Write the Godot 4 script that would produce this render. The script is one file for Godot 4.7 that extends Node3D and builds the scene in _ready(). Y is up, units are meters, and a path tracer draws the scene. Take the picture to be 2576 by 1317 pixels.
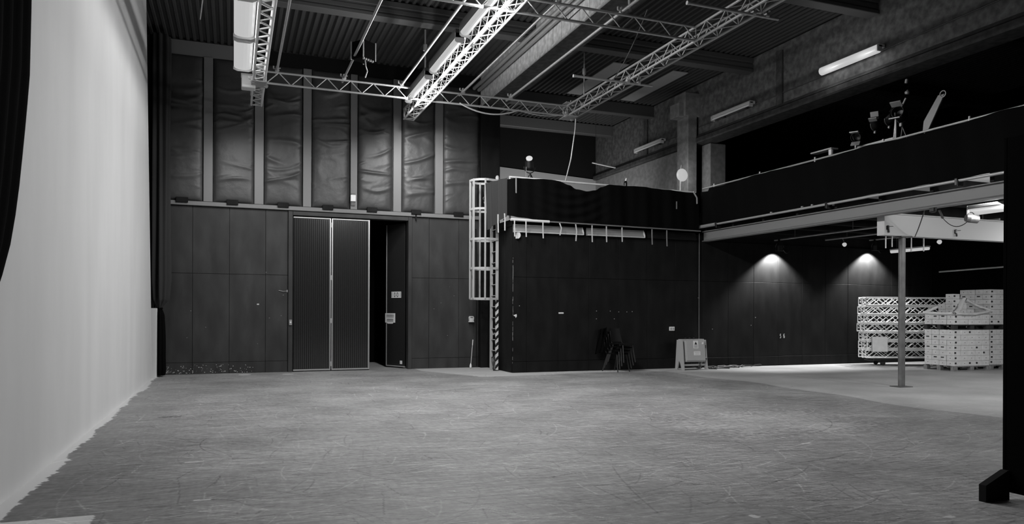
extends Node3D
# Black-walled film studio hall with a white cyclorama, hung trusses, a mezzanine and a goods door.
# x runs along the back wall, -z goes away from the camera, y is up; metres.

var M := {}
var taken := {}
var rng := RandomNumberGenerator.new()

func _ready():
	rng.seed = 7
	setup_camera()
	setup_environment()
	make_materials()
	setup_area_lights()
	build_shell()
	build_back_wall()
	build_goods_door()
	build_block()
	build_roof()
	build_mezzanine()
	build_cyc_side()
	build_trusses()
	build_ladder()
	build_block_dressing()
	build_wall_fittings()
	build_distribution_box()
	build_chairs()
	build_mezzanine_kit()
	build_store()
	build_foreground()

# ------------------------------------------------------------------ camera, light
func setup_camera():
	var c := Camera3D.new(); c.name = "camera"
	c.projection = Camera3D.PROJECTION_FRUSTUM
	c.keep_aspect = Camera3D.KEEP_HEIGHT
	c.near = 0.1; c.far = 120.0
	var f := 1836.0                                    # focal length in pixels of the 2576 x 1317 frame
	c.size = 1317.0 / f * c.near
	c.frustum_offset = Vector2(0, (783.8 - 658.5) / f * c.near)   # rising front: the lens is shifted up, the camera stays level
	c.position = Vector3(0, 1.5, 0)
	c.rotation_degrees = Vector3(0, -20.9, 0.229)
	add_child(c); c.current = true

func setup_environment():
	var e := Environment.new()
	e.background_mode = Environment.BG_COLOR
	e.background_color = Color(0, 0, 0)
	e.tonemap_mode = Environment.TONE_MAPPER_LINEAR
	e.tonemap_exposure = EXPOSURE
	e.sdfgi_enabled = true; e.ssao_enabled = true; e.ssil_enabled = true
	var w := WorldEnvironment.new(); w.name = "world_environment"; w.environment = e
	add_child(w)

const EXPOSURE := 1.0
const GLOW := 0.47          # what the eye sees of a lamp's face
const E_CENTRE := 31.0
const E_CYC := 0.52
const E_BEAM := 0.09
const E_MEZZ := 34.0
const E_SMALL := 5.0
const E_FLOOD := 0.22
const E_SPOT := 19.0

func area(called: String, pos: Vector3, size: Vector2, towards: Vector3, energy: float):
	var l := AreaLight3D.new(); l.name = called
	l.area_size = size; l.light_energy = energy; l.area_normalize_energy = false
	l.area_range = 60.0; l.area_attenuation = 2.0
	l.shadow_enabled = true
	add_child(l, true)
	var along := Vector3(0, 0, 1) if absf(towards.normalized().z) < 0.9 else Vector3(1, 0, 0)
	var z := -towards.normalized()
	var x := along.cross(z).normalized()
	l.transform = Transform3D(Basis(x, z.cross(x).normalized(), z), pos)
	return l

func setup_area_lights():
	# the banks on the centre truss (two more hang nearer than the frame shows), then the banks that face the white wall
	for z in CENTRE_BANKS:
		area("bank_light", Vector3(3.7, 6.2, z), Vector2(0.2, 1.7), Vector3(0.3, -1, 0), E_CENTRE * (0.5 if z > -8.0 else 1.0))
		if z < -10.0:
			if z > -15.0: under("bank_glow", Vector3(3.68, 6.12, z), E_OMNI * 1.5, 0.1)
			area("bank_side_light", Vector3(3.58, 6.2, z), Vector2(0.16, 1.7), Vector3(-1, 0.05, 0), E_SIDE * 0.38)
			area("bank_side_light", Vector3(3.85, 6.14, z), Vector2(0.1, 1.7), Vector3(1, 0.25, 0), E_SIDE)
	# the open far ends of both rows throw light on the back wall
	spot("bank_end_light", Vector3(3.75, 6.16, -16.55), Vector3(0.5, -0.6, -1.0), E_END * 0.75, 46.0)
	spot("tray_end_light", Vector3(0.08, 6.04, -16.1), Vector3(0.14, -1.1, -1.0), E_END * 0.75, 44.0)
	for z in CYC_BANKS:
		area("cyc_light", Vector3(0.13, 6.32, z), Vector2(0.3, 1.6), Vector3(-0.2, -1, 0), E_CYC)
		area("tray_side_light", Vector3(0.35, 6.38, z), Vector2(0.06, 1.6), Vector3(1, 0.1, 0), 5.0)
	for k in [-0.45, 0.45]: omni("beam_tube_light", Vector3(11.68, 6.62, -11.68 + k), E_BEAM, 0.05)
	area("mezzanine_tube_light", Vector3(12.28, 3.26, -8.4), Vector2(0.14, 1.4), Vector3(0.35, -1, -0.6), E_MEZZ)
	omni("mezzanine_tube_glow", Vector3(12.42, 3.28, -8.4), 0.9, 0.06)
	for z in ADDED_STORE_TUBES:
		area("added_store_light", Vector3(16.6, 3.5, z), Vector2(0.14, 1.4), Vector3(0, -1, -0.25), E_STORE)  # unseen sources added to brighten the store
	area("added_roof_light", Vector3(9.3, 3.98, -19.6), Vector2(0.15, 3.0), Vector3(0, 0.35, -1), 26.0)  # unseen source added to brighten the far wall
	area("store_tube_light", Vector3(16.95, 3.1, -14.5), Vector2(0.1, 1.1), Vector3(0, -1, 0.1), E_SMALL)

func under(called: String, pos: Vector3, energy: float, size: float):     # open reflector: everything below the fitting's rim
	var l := SpotLight3D.new(); l.name = called; l.position = pos; l.light_energy = energy; l.light_size = size
	l.spot_angle = 89.0; l.spot_angle_attenuation = 0.12
	l.spot_range = 60.0; l.spot_attenuation = 2.0; l.shadow_enabled = true; l.rotation_degrees = Vector3(-90, 0, 0)
	add_child(l, true)

func spot(called: String, pos: Vector3, dir: Vector3, energy: float, angle: float):
	var l := SpotLight3D.new(); l.name = called; l.position = pos; l.light_energy = energy; l.light_size = 0.08
	l.spot_angle = angle; l.spot_angle_attenuation = 1.0
	l.spot_range = 60.0; l.spot_attenuation = 2.0; l.shadow_enabled = true
	var z := -dir.normalized(); var x := Vector3.UP.cross(z).normalized()
	l.basis = Basis(x, z.cross(x), z)
	add_child(l, true)

func omni(called: String, pos: Vector3, energy: float, size: float):
	var l := OmniLight3D.new(); l.name = called; l.position = pos; l.light_energy = energy; l.light_size = size
	l.omni_range = 60.0; l.omni_attenuation = 2.0; l.shadow_enabled = true
	add_child(l, true)

const ADDED_STORE_TUBES := [-9.4, -6.6]
const E_STORE := 50.0
const E_END := 9.0
const E_SIDE := 30.0
const E_OMNI := 4.8
const CENTRE_BANKS := [-15.5, -13.3, -11.2, -9.0, -6.8]
const CYC_BANKS := [-15.0, -13.1, -11.2]

# ------------------------------------------------------------------ naming
func numbered(called: String) -> String:
	var n: int = taken.get(called, 0)
	taken[called] = n + 1
	return called if n == 0 else "%s_%03d" % [called, n]

func part_name(parent: Node, called: String) -> String:
	var key := str(parent.get_instance_id()) + called
	var n: int = taken.get(key, 0)
	taken[key] = n + 1
	return called if n == 0 else "%s_%03d" % [called, n]

func obj(called: String, mesh: Mesh, mat: Material, parent: Node = null, at := Transform3D()) -> MeshInstance3D:
	var o := MeshInstance3D.new()
	o.mesh = mesh; o.material_override = null
	if mat: o.set_surface_override_material(0, mat)
	o.transform = at
	if parent == null or parent == self:
		o.name = numbered(called); add_child(o, true)
	else:
		o.name = part_name(parent, called); parent.add_child(o, true)
	return o

func tag(o: Node, label: String, category := "", group := "", kind := "") -> Node:
	o.set_meta("label", label)
	if category != "": o.set_meta("category", category)
	if group != "": o.set_meta("group", group)
	if kind != "": o.set_meta("kind", kind)
	return o

func thing(called: String, label: String, category: String, at := Vector3.ZERO, turn := 0.0, group := "") -> Node3D:
	var o := Node3D.new(); o.name = numbered(called); add_child(o, true)
	o.position = at; o.rotation.y = turn
	tag(o, label, category, group)
	return o

func struct(called: String, mesh: Mesh, mat: Material, label: String, category: String, parent: Node = null) -> MeshInstance3D:
	var o := obj(called, mesh, mat, parent)
	if parent == null: tag(o, label, category, "", "structure")
	return o

func struct_root(called: String, label: String, category: String, at := Vector3.ZERO) -> Node3D:
	var o := thing(called, label, category, at); o.set_meta("kind", "structure"); return o

func copy(o: Node3D, label: String, group := "") -> Node3D:
	var base: String = o.name
	var r := RegEx.create_from_string("_[0-9]{3}$")
	var c: Node3D = o.duplicate(); c.name = numbered(r.sub(base, "")); add_child(c, true)
	c.set_meta("label", label)
	if group != "": c.set_meta("group", group)
	return c

# ------------------------------------------------------------------ shapes
func S() -> SurfaceTool:
	var st := SurfaceTool.new(); st.begin(Mesh.PRIMITIVE_TRIANGLES); return st

func tri(st: SurfaceTool, a: Vector3, b: Vector3, c: Vector3, out: Vector3):
	var n := (b - a).cross(c - a)
	if n.length_squared() < 1e-16: return
	n = n.normalized()
	if n.dot(out) < 0.0:
		var t := b; b = c; c = t; n = -n
	for v in [a, c, b]:                              # clockwise seen from outside
		st.set_normal(n); st.set_uv(Vector2.ZERO); st.add_vertex(v)

func quad(st: SurfaceTool, a: Vector3, b: Vector3, c: Vector3, d: Vector3, out: Vector3):
	tri(st, a, b, c, out); tri(st, a, c, d, out)

func bx(st: SurfaceTool, c: Vector3, s: Vector3, bev := 0.0, bs := Basis()) -> SurfaceTool:
	var h := s * 0.5
	bev = minf(bev, minf(h.x, minf(h.y, h.z)) * 0.8)
	for ax in 3:
		var u := (ax + 1) % 3; var w := (ax + 2) % 3
		for sg in [-1.0, 1.0]:
			var p := []
			for k in [[-1, -1], [1, -1], [1, 1], [-1, 1]]:
				var v := Vector3()
				v[ax] = sg * h[ax]; v[u] = k[0] * (h[u] - bev); v[w] = k[1] * (h[w] - bev)
				p.append(c + bs * v)
			var o := Vector3(); o[ax] = sg
			quad(st, p[0], p[1], p[2], p[3], bs * o)
	if bev > 0.0:
		for ax in 3:
			var u := (ax + 1) % 3; var w := (ax + 2) % 3
			for su in [-1.0, 1.0]:
				for sw in [-1.0, 1.0]:
					var p := []
					for k in [-1.0, 1.0]:
						var a := Vector3(); a[ax] = k * (h[ax] - bev); a[u] = su * h[u]; a[w] = sw * (h[w] - bev)
						var b := Vector3(); b[ax] = k * (h[ax] - bev); b[u] = su * (h[u] - bev); b[w] = sw * h[w]
						p.append(c + bs * a); p.append(c + bs * b)
					var o := Vector3(); o[u] = su; o[w] = sw
					quad(st, p[0], p[1], p[3], p[2], bs * o)
		for sx in [-1.0, 1.0]:
			for sy in [-1.0, 1.0]:
				for sz in [-1.0, 1.0]:
					tri(st, c + bs * Vector3(sx * h.x, sy * (h.y - bev), sz * (h.z - bev)), c + bs * Vector3(sx * (h.x - bev), sy * h.y, sz * (h.z - bev)), c + bs * Vector3(sx * (h.x - bev), sy * (h.y - bev), sz * h.z), bs * Vector3(sx, sy, sz))
	return st

func span(st: SurfaceTool, a: Vector3, b: Vector3, bev := 0.0) -> SurfaceTool:   # box between two corners
	return bx(st, (a + b) * 0.5, (b - a).abs(), bev)

func frame_of(d: Vector3) -> Basis:
	var z := d.normalized()
	var x := (Vector3.UP if absf(z.y) < 0.95 else Vector3.RIGHT).cross(z).normalized()
	return Basis(x, z.cross(x), z)

func tube(st: SurfaceTool, a: Vector3, b: Vector3, r: float, seg := 8, r2 := -1.0, caps := true) -> SurfaceTool:
	if r2 < 0.0: r2 = r
	var f := frame_of(b - a)
	for i in seg:
		var t0 := TAU * i / seg; var t1 := TAU * (i + 1) / seg
		var n0 := f.x * cos(t0) + f.y * sin(t0); var n1 := f.x * cos(t1) + f.y * sin(t1)
		var q := [[a + n0 * r, n0], [a + n1 * r, n1], [b + n1 * r2, n1], [b + n0 * r2, n0]]
		for k in [0, 2, 1, 0, 3, 2]:
			st.set_normal(q[k][1]); st.set_uv(Vector2.ZERO); st.add_vertex(q[k][0])
		if caps:
			tri(st, a, q[0][0], q[1][0], -f.z)
			if r2 > 0.0: tri(st, b, q[3][0], q[2][0], f.z)
	return st

func rope(st: SurfaceTool, pts: Array, r: float, seg := 6) -> SurfaceTool:
	for i in pts.size() - 1:
		tube(st, pts[i], pts[i + 1], r, seg, -1.0, i == 0 or i == pts.size() - 2)
	return st

func sag(a: Vector3, b: Vector3, drop: float, n := 10) -> Array:
	var out := []
	for i in n + 1:
		var t := float(i) / n
		out.append(a.lerp(b, t) - Vector3(0, drop * 4.0 * t * (1.0 - t), 0))
	return out

func ring(st: SurfaceTool, c: Vector3, axis: Vector3, R: float, r: float, from := 0.0, to := TAU, n := 20, seg := 6) -> SurfaceTool:
	var f := frame_of(axis); var pts := []
	for i in n + 1:
		var t := from + (to - from) * i / n
		pts.append(c + (f.x * cos(t) + f.y * sin(t)) * R)
	return rope(st, pts, r, seg)

func lathe(st: SurfaceTool, c: Vector3, axis: Vector3, prof: Array, seg := 14) -> SurfaceTool:   # prof: [radius, height] pairs
	var f := frame_of(axis)
	for i in prof.size() - 1:
		var a = prof[i]; var b = prof[i + 1]
		var dr: float = b[0] - a[0]; var dh: float = b[1] - a[1]
		for k in seg:
			var t0 := TAU * k / seg; var t1 := TAU * (k + 1) / seg
			var e0 := f.x * cos(t0) + f.y * sin(t0); var e1 := f.x * cos(t1) + f.y * sin(t1)
			var n0 := (e0 * dh - f.z * dr).normalized(); var n1 := (e1 * dh - f.z * dr).normalized()
			var q := [[c + e0 * a[0] + f.z * a[1], n0], [c + e1 * a[0] + f.z * a[1], n1], [c + e1 * b[0] + f.z * b[1], n1], [c + e0 * b[0] + f.z * b[1], n0]]
			for j in [0, 2, 1, 0, 3, 2]:
				st.set_normal(q[j][1]); st.set_uv(Vector2.ZERO); st.add_vertex(q[j][0])
	return st

func extrude(st: SurfaceTool, poly: PackedVector2Array, o: Vector3, ux: Vector3, uy: Vector3, depth: Vector3) -> SurfaceTool:
	var ids := Geometry2D.triangulate_polygon(poly)
	var P := func(p: Vector2, k: float) -> Vector3: return o + ux * p.x + uy * p.y + depth * k
	for i in range(0, ids.size(), 3):
		tri(st, P.call(poly[ids[i]], 0.0), P.call(poly[ids[i + 1]], 0.0), P.call(poly[ids[i + 2]], 0.0), -depth)
		tri(st, P.call(poly[ids[i]], 1.0), P.call(poly[ids[i + 1]], 1.0), P.call(poly[ids[i + 2]], 1.0), depth)
	var cw := Geometry2D.is_polygon_clockwise(poly)
	for i in poly.size():
		var a := poly[i]; var b := poly[(i + 1) % poly.size()]
		var e := (b - a); var n2 := Vector2(e.y, -e.x) * (-1.0 if cw else 1.0)
		quad(st, P.call(a, 0.0), P.call(b, 0.0), P.call(b, 1.0), P.call(a, 1.0), ux * n2.x + uy * n2.y)
	return st

func sheet(nu: int, nv: int, f: Callable, thick := 0.0) -> ArrayMesh:      # smooth surface f(u, v); with thickness it gets a back and sides
	var pos := PackedVector3Array(); var nor := PackedVector3Array(); var idx := PackedInt32Array()
	for j in nv + 1:
		for i in nu + 1:
			pos.append(f.call(float(i) / nu, float(j) / nv))
	nor.resize(pos.size())
	var w := nu + 1
	for j in nv:
		for i in nu:
			var a := j * w + i
			for t in [[a, a + 1, a + w + 1], [a, a + w + 1, a + w]]:
				var n := (pos[t[1]] - pos[t[0]]).cross(pos[t[2]] - pos[t[0]])
				for k in t: nor[k] += n
				idx.append(t[0]); idx.append(t[2]); idx.append(t[1])
	for i in nor.size(): nor[i] = nor[i].normalized()
	if thick > 0.0:
		var m := pos.size()
		for i in m:
			pos.append(pos[i] - nor[i] * thick)
		for i in m: nor.append(-nor[i])
		for k in range(0, idx.size(), 3):
			idx.append(idx[k] + m); idx.append(idx[k + 2] + m); idx.append(idx[k + 1] + m)
		var rim := []
		for i in nu: rim.append([i, i + 1]); rim.append([nv * w + i + 1, nv * w + i])
		for j in nv: rim.append([(j + 1) * w, j * w]); rim.append([j * w + nu, (j + 1) * w + nu])
		for e in rim:
			for k in [e[0], e[1], e[1] + m, e[0], e[1] + m, e[0] + m]: idx.append(k)
	var arr := []; arr.resize(Mesh.ARRAY_MAX)
	arr[Mesh.ARRAY_VERTEX] = pos; arr[Mesh.ARRAY_NORMAL] = nor; arr[Mesh.ARRAY_INDEX] = idx
	var am := ArrayMesh.new(); am.add_surface_from_arrays(Mesh.PRIMITIVE_TRIANGLES, arr)
	return am

# ------------------------------------------------------------------ materials
func grey(v: float) -> Color:                        # v: linear reflectance
	return Color(v, v, v).linear_to_srgb()

func mat(called: String, v: float, rough := 0.7, metal := 0.0, spec := 0.5) -> StandardMaterial3D:
	var m := StandardMaterial3D.new(); m.resource_name = called
	m.albedo_color = grey(v); m.roughness = rough; m.metallic = metal; m.metallic_specular = spec
	M[called] = m
	return m

func noise_tex(freq: float, oct: int, lo: float, hi: float, size := 512, seed_ := 1, normal := false, bump := 4.0) -> NoiseTexture2D:
	var n := FastNoiseLite.new(); n.seed = seed_; n.noise_type = FastNoiseLite.TYPE_SIMPLEX_SMOOTH
	n.frequency = freq; n.fractal_octaves = oct
	var t := NoiseTexture2D.new(); t.noise = n; t.width = size; t.height = size; t.seamless = true
	if normal:
		t.as_normal_map = true; t.bump_strength = bump
	else:
		var g := Gradient.new(); g.set_color(0, Color(lo, lo, lo)); g.set_color(1, Color(hi, hi, hi))
		t.color_ramp = g
	return t

func weather(m: StandardMaterial3D, tex: Texture2D, scale: Vector3):
	m.albedo_texture = tex; m.uv1_triplanar = true; m.uv1_world_triplanar = true; m.uv1_scale = scale

func glow(called: String, k := 1.0):
	var m := mat(called, 0.12, 0.4)
	m.emission_enabled = true; m.emission = Color.WHITE; m.emission_energy_multiplier = GLOW * k / EXPOSURE

func make_materials():
	var cloudy := noise_tex(0.012, 5, 0.72, 1.0, 512, 3)
	var streaky := noise_tex(0.02, 4, 0.6, 1.0, 512, 5)
	var cyc := mat("white_paint", 0.74, 0.75)
	weather(cyc, noise_tex(0.006, 4, 0.95, 1.0, 512, 8), Vector3(0.25, 0.07, 0.25))
	var wall := mat("black_wall_paint", 0.053, 0.5, 0.0, 0.35)
	weather(wall, cloudy, Vector3(0.35, 0.12, 0.35))
	var dark := mat("dark_wall_paint", 0.014, 0.6, 0.0, 0.22)
	weather(dark, cloudy, Vector3(0.4, 0.15, 0.4))
	mat("matt_black", 0.012, 0.85, 0.0, 0.2)
	mat("soot_black", 0.003, 0.95, 0.0, 0.1)
	var drape := mat("black_drape", 0.004, 0.95, 0.0, 0.1)
	drape.rim_enabled = true; drape.rim = 0.05
	var lit_drape := mat("lit_black_drape", 0.02, 0.9)  # black drape where lamps reach it, their light put into the tone
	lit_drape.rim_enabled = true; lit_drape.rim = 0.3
	var vinyl := mat("black_vinyl", 0.042, 0.5)
	vinyl.normal_enabled = true; vinyl.normal_texture = noise_tex(0.03, 4, 0, 1, 512, 11, true, 6.0); vinyl.normal_scale = 0.1
	vinyl.uv1_triplanar = true; vinyl.uv1_world_triplanar = true; vinyl.uv1_scale = Vector3(0.8, 0.8, 0.8)
	mat("trunking_paint", 0.26, 0.5)
	mat("stud_grey", 0.16, 0.55)
	mat("alu", 0.5, 0.38, 0.7)
	mat("alu_dull", 0.42, 0.5, 0.5)
	mat("steel_dark", 0.12, 0.45, 0.6)
	mat("white_steel", 0.62, 0.45)
	mat("white_plastic", 0.7, 0.4)
	mat("ladder_paint", 0.4, 0.45)
	mat("grey_plastic", 0.25, 0.5)
	mat("black_plastic", 0.01, 0.4)
	mat("black_metal", 0.014, 0.35, 0.3)
	var conc := mat("concrete", 0.27, 0.8)
	weather(conc, noise_tex(0.02, 4, 0.8, 1.0, 512, 5), Vector3(0.5, 0.5, 0.5))
	var pale := mat("lit_concrete", 0.82, 0.8)  # concrete tone with the lamplight on it mixed in
	weather(pale, noise_tex(0.02, 4, 0.72, 1.0, 512, 6), Vector3(0.5, 0.5, 0.5))
	var conc_dark := mat("dark_concrete", 0.09, 0.8)
	weather(conc_dark, streaky, Vector3(0.5, 0.5, 0.5))
	var bc := mat("beam_concrete", 0.17, 0.8)
	weather(bc, streaky, Vector3(0.5, 0.5, 0.5))
	mat("deck_grey", 0.065, 0.65, 0.0, 0.3)
	mat("purlin_grey", 0.09, 0.6, 0.1)
	mat("skylight_sheet", 0.4, 0.5)
	mat("far_grey", 0.35, 0.8)
	mat("mezz_steel", 0.17, 0.55)
	mat("soffit_white", 0.5, 0.7)
	var door := mat("door_black", 0.02, 0.2)
	door.metallic_specular = 0.6
	var carton := mat("carton", 0.78, 0.8)
	weather(carton, noise_tex(0.02, 3, 0.92, 1.0, 256, 21), Vector3(1.3, 1.3, 1.3))
	mat("carton_mark", 0.03, 0.7)
	var wood := mat("pallet_wood", 0.38, 0.8)
	weather(wood, streaky, Vector3(3, 0.6, 3))
	mat("dark_pallet", 0.03, 0.7)
	mat("stack_white", 0.82, 0.45)
	mat("chair_plastic", 0.006, 0.5, 0.0, 0.35)
	mat("chair_leg", 0.035, 0.4, 0.3)
	mat("film", 0.72, 0.35)
	mat("distro_grey", 0.37, 0.5)
	mat("ink", 0.02, 0.7)
	mat("tape", 0.5, 0.6)
	var post := mat("post_grey", 0.2, 0.5, 0.2)
	weather(post, noise_tex(0.02, 4, 0.72, 1.0, 256, 4), Vector3(1, 0.6, 1))
	# hazard stripes
	var im := Image.create(64, 64, false, Image.FORMAT_RGB8)
	for y in 64:
		for x in 64:
			im.set_pixel(x, y, Color(0.8, 0.8, 0.8) if (x + y) % 64 < 34 else Color(0.07, 0.07, 0.07))
	var hz := mat("hazard", 1.0, 0.5)
	hz.albedo_color = Color.WHITE
	weather(hz, ImageTexture.create_from_image(im), Vector3(5.5, 5.5, 5.5))
	for g in [["glow_bank", 1.0], ["glow_tube", 1.0], ["glow_flood", 1.0]]: glow(g[0], g[1])
	make_floor_material()

const FX0 := -2.0; const FX1 := 22.0; const FZ0 := -21.0; const FZ1 := 1.0

func make_floor_material():
	var N := 2048
	var big := FastNoiseLite.new(); big.seed = 31; big.frequency = 0.006; big.fractal_octaves = 4
	var mid := FastNoiseLite.new(); mid.seed = 32; mid.frequency = 0.11; mid.fractal_octaves = 5
	var a := big.get_image(N, N).get_data(); var b := mid.get_image(N, N).get_data()
	var sx := (FX1 - FX0) / N; var sz := (FZ1 - FZ0) / N
	var out := PackedByteArray(); out.resize(N * N)
	for j in N:
		var z := FZ0 + (j + 0.5) * sz
		var row := j * N
		# boundary of the smoother, unpainted floor on the right
		var bd := 10.35 + 0.12 * sin(z * 0.9) + 0.08 * sin(z * 2.3)
		for i in N:
			var x := FX0 + (i + 0.5) * sx
			var v := 140.0 + (a[row + i] - 128) * 0.13 + (b[row + i] - 128) * 0.1
			v += (b[((j * 2) % N) * N + i / 5 + 300] - 128) * 0.14 + (b[((j / 4) + 700) * N + (i * 2) % N] - 128) * 0.05      # drag marks along x and along z
			v -= 13.0 * clampf((x - 7.6) / 1.6, 0.0, 1.0)
			if x > 5.4 and x < 8.5 and z > -9.2 and z < -7.0:                # worn pale patch
				var e := minf(minf(x - 5.4, 8.5 - x) / 0.5, minf(z + 9.2, -7.0 - z) / 0.4)
				v += 17.0 * clampf(e + (b[row + i] - 128) * 0.012 - 0.15, 0.0, 1.0)
			var near_left_dark := clampf((-0.1 - x) / 1.2, 0.0, 1.0) * clampf((z + 13.0) / 6.0, 0.0, 1.0)   # darker towards the near foot of the white wall
			v -= 42.0 * near_left_dark * (0.85 + 0.3 * (a[row + i] - 128) / 128.0)
			if x > bd: v = 158.0 + (a[row + i] - 128) * 0.12 + (b[row + i] - 128) * 0.04
			out[row + i] = clampi(int(v), 20, 250)
	var im := Image.create_from_data(N, N, false, Image.FORMAT_L8, out)
	# pale bare strip along the partition, between the door and the right-hand floor
	var r := RandomNumberGenerator.new(); r.seed = 5
	var px := func(x: float, z: float) -> Vector2i: return Vector2i(int((x - FX0) / sx), int((z - FZ0) / sz))
	for i in range(px.call(4.45, 0).x, px.call(10.3, 0).x):
		var x := FX0 + i * sx
		var zf := -18.0 + (x - 4.45) * 2.2 if x < 5.3 else -16.1 + 0.15 * sin(x * 1.3)
		var top: int = px.call(x, -19.2).y; var bot: int = px.call(x, minf(zf, -15.95)).y
		im.fill_rect(Rect2i(i, top, 1, bot - top), Color8(180, 180, 180))
	# ragged white paint along the foot of the white wall and the painted patch at the near left
	for j in range(px.call(0, -18.4).y, px.call(0, 1.0).y):
		var z := FZ0 + j * sz
		var w := 0.08 + 0.04 * big.get_noise_1d(j * 0.9) * 2.0 + 0.05 * absf(mid.get_noise_1d(j * 0.35)) * 2.0
		if z > -6.1: w = 0.74 + 0.02 * mid.get_noise_1d(j * 2.0)
		im.fill_rect(Rect2i(0, j, px.call(-1.67 + w, 0).x, 1), Color8(205, 205, 205))
	# scuffs: short strokes, mostly across the view
	for k in 16000:
		var x := r.randf_range(-1.4, 10.2); var z := r.randf_range(-17.5, 0.0)
		var ang := r.randf_range(-0.35, 0.75) + (1.4 if r.randf() < 0.15 else 0.0)
		var len_ := r.randf_range(0.05, 0.6) * (1.0 if r.randf() < 0.93 else 3.0)
		var light := r.randf() < 0.5
		var cur := r.randf_range(-0.8, 0.8)
		var steps := int(len_ / 0.011)
		var amt := r.randf_range(0.03, 0.12) * (1.0 if light else -1.0)
		for s in steps:
			var q: Vector2i = px.call(x, z)
			if q.x > 0 and q.y > 0 and q.x < N and q.y < N:
				var c := im.get_pixelv(q).r + amt
				im.set_pixelv(q, Color(c, c, c))
			x += cos(ang) * 0.011; z += sin(ang) * 0.011; ang += cur * 0.011
	# chips of white paint
	for c in [[-0.45, -7.9, 0.16, 0.05], [-0.3, -6.3, 0.13, 0.05], [0.12, -18.4, 0.25, 0.3], [1.1, -18.2, 0.25, 0.25], [6.1, -6.67, 0.16, 0.06], [5.24, -4.5, 0.12, 0.04], [5.1, -4.65, 0.1, 0.03], [3.57, -4.43, 0.07, 0.1], [4.9, -3.9, 0.1, 0.04]]:
		for k in 12:
			var w := int(c[2] / sx * r.randf_range(0.3, 0.9)); var h := maxi(1, int(c[3] / sz * r.randf_range(0.2, 0.6)))
			var q: Vector2i = px.call(c[0] + r.randf_range(0, c[2] * 0.4), c[1] + r.randf_range(0, c[3] * 0.6))
			im.fill_rect(Rect2i(q.x, q.y, w, h), Color8(190, 190, 190))
	for c in [[-0.85, -11.35, 0.3, 0.12], [-1.0, -17.3, 0.5, 1.2], [2.5, -17.6, 0.9, 0.3]]:
		for k in 60:
			var q: Vector2i = px.call(c[0] + r.randf_range(-c[2], c[2]) * 0.5, c[1] + r.randf_range(-c[3], c[3]) * 0.5)
			im.fill_rect(Rect2i(q.x, q.y, r.randi_range(1, 5), r.randi_range(1, 3)), Color8(84, 84, 84))
	# joints in the bare floor
	for j in range(px.call(0, -15.2).y, px.call(0, -11.13).y):
		im.fill_rect(Rect2i(px.call(12.45, 0).x, j, 2, 1), Color8(112, 112, 112))
	for i in range(px.call(11.1, 0).x, px.call(14.4, 0).x):
		im.fill_rect(Rect2i(i, px.call(0, -10.95).y, 1, 2), Color8(166, 166, 166))
	# lighter worn patches
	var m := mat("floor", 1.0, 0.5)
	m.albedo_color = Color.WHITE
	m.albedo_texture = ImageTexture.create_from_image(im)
	m.roughness_texture = noise_tex(0.02, 4, 0.42, 0.7, 512, 9); m.roughness = 1.0
	m.metallic_specular = 0.45

# ------------------------------------------------------------------ shell
func build_shell():
	var am := ArrayMesh.new(); var arr := []; arr.resize(Mesh.ARRAY_MAX)
	var v := PackedVector3Array(); var uv := PackedVector2Array(); var n := PackedVector3Array()
	var cs := [Vector3(-2.4, 0, -24), Vector3(26, 0, -24), Vector3(26, 0, 5), Vector3(-2.4, 0, 5)]
	for y in [0.0, -0.3]:
		for k in ([0, 1, 2, 0, 2, 3] if y == 0.0 else [0, 2, 1, 0, 3, 2]):
			var p: Vector3 = cs[k]
			v.append(p + Vector3(0, y, 0)); n.append(Vector3.UP if y == 0.0 else Vector3.DOWN)
			uv.append(Vector2((p.x - FX0) / (FX1 - FX0), (p.z - FZ0) / (FZ1 - FZ0)))
	arr[Mesh.ARRAY_VERTEX] = v; arr[Mesh.ARRAY_NORMAL] = n; arr[Mesh.ARRAY_TEX_UV] = uv
	am.add_surface_from_arrays(Mesh.PRIMITIVE_TRIANGLES, arr)
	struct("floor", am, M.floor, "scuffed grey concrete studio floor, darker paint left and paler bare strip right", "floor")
	struct("wall_near", span(S(), Vector3(-2.4, 0, 4.0), Vector3(26, 8.4, 4.3)).commit(), M.matt_black, "black wall behind the camera closing the hall", "wall")
	struct("wall_right", span(S(), Vector3(20.6, 0, -16.8), Vector3(20.9, 8.4, 4.0)).commit(), M.soot_black, "black side wall beyond the stacked pallets under the mezzanine", "wall")
	struct("wall_outer", span(S(), Vector3(-2.4, 0, -24), Vector3(-2.2, 8.4, 4.0)).commit(), M.matt_black, "black outer wall hidden behind the white cyclorama", "wall")

func panel(parent: Node, x0: float, x1: float, y0: float, y1: float, z: float, m: Material, t := 0.03):
	obj("panel", span(S(), Vector3(x0 + 0.003, y0 + 0.003, z - t), Vector3(x1 - 0.003, y1 - 0.003, z), 0.004).commit(), m, parent)

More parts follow.
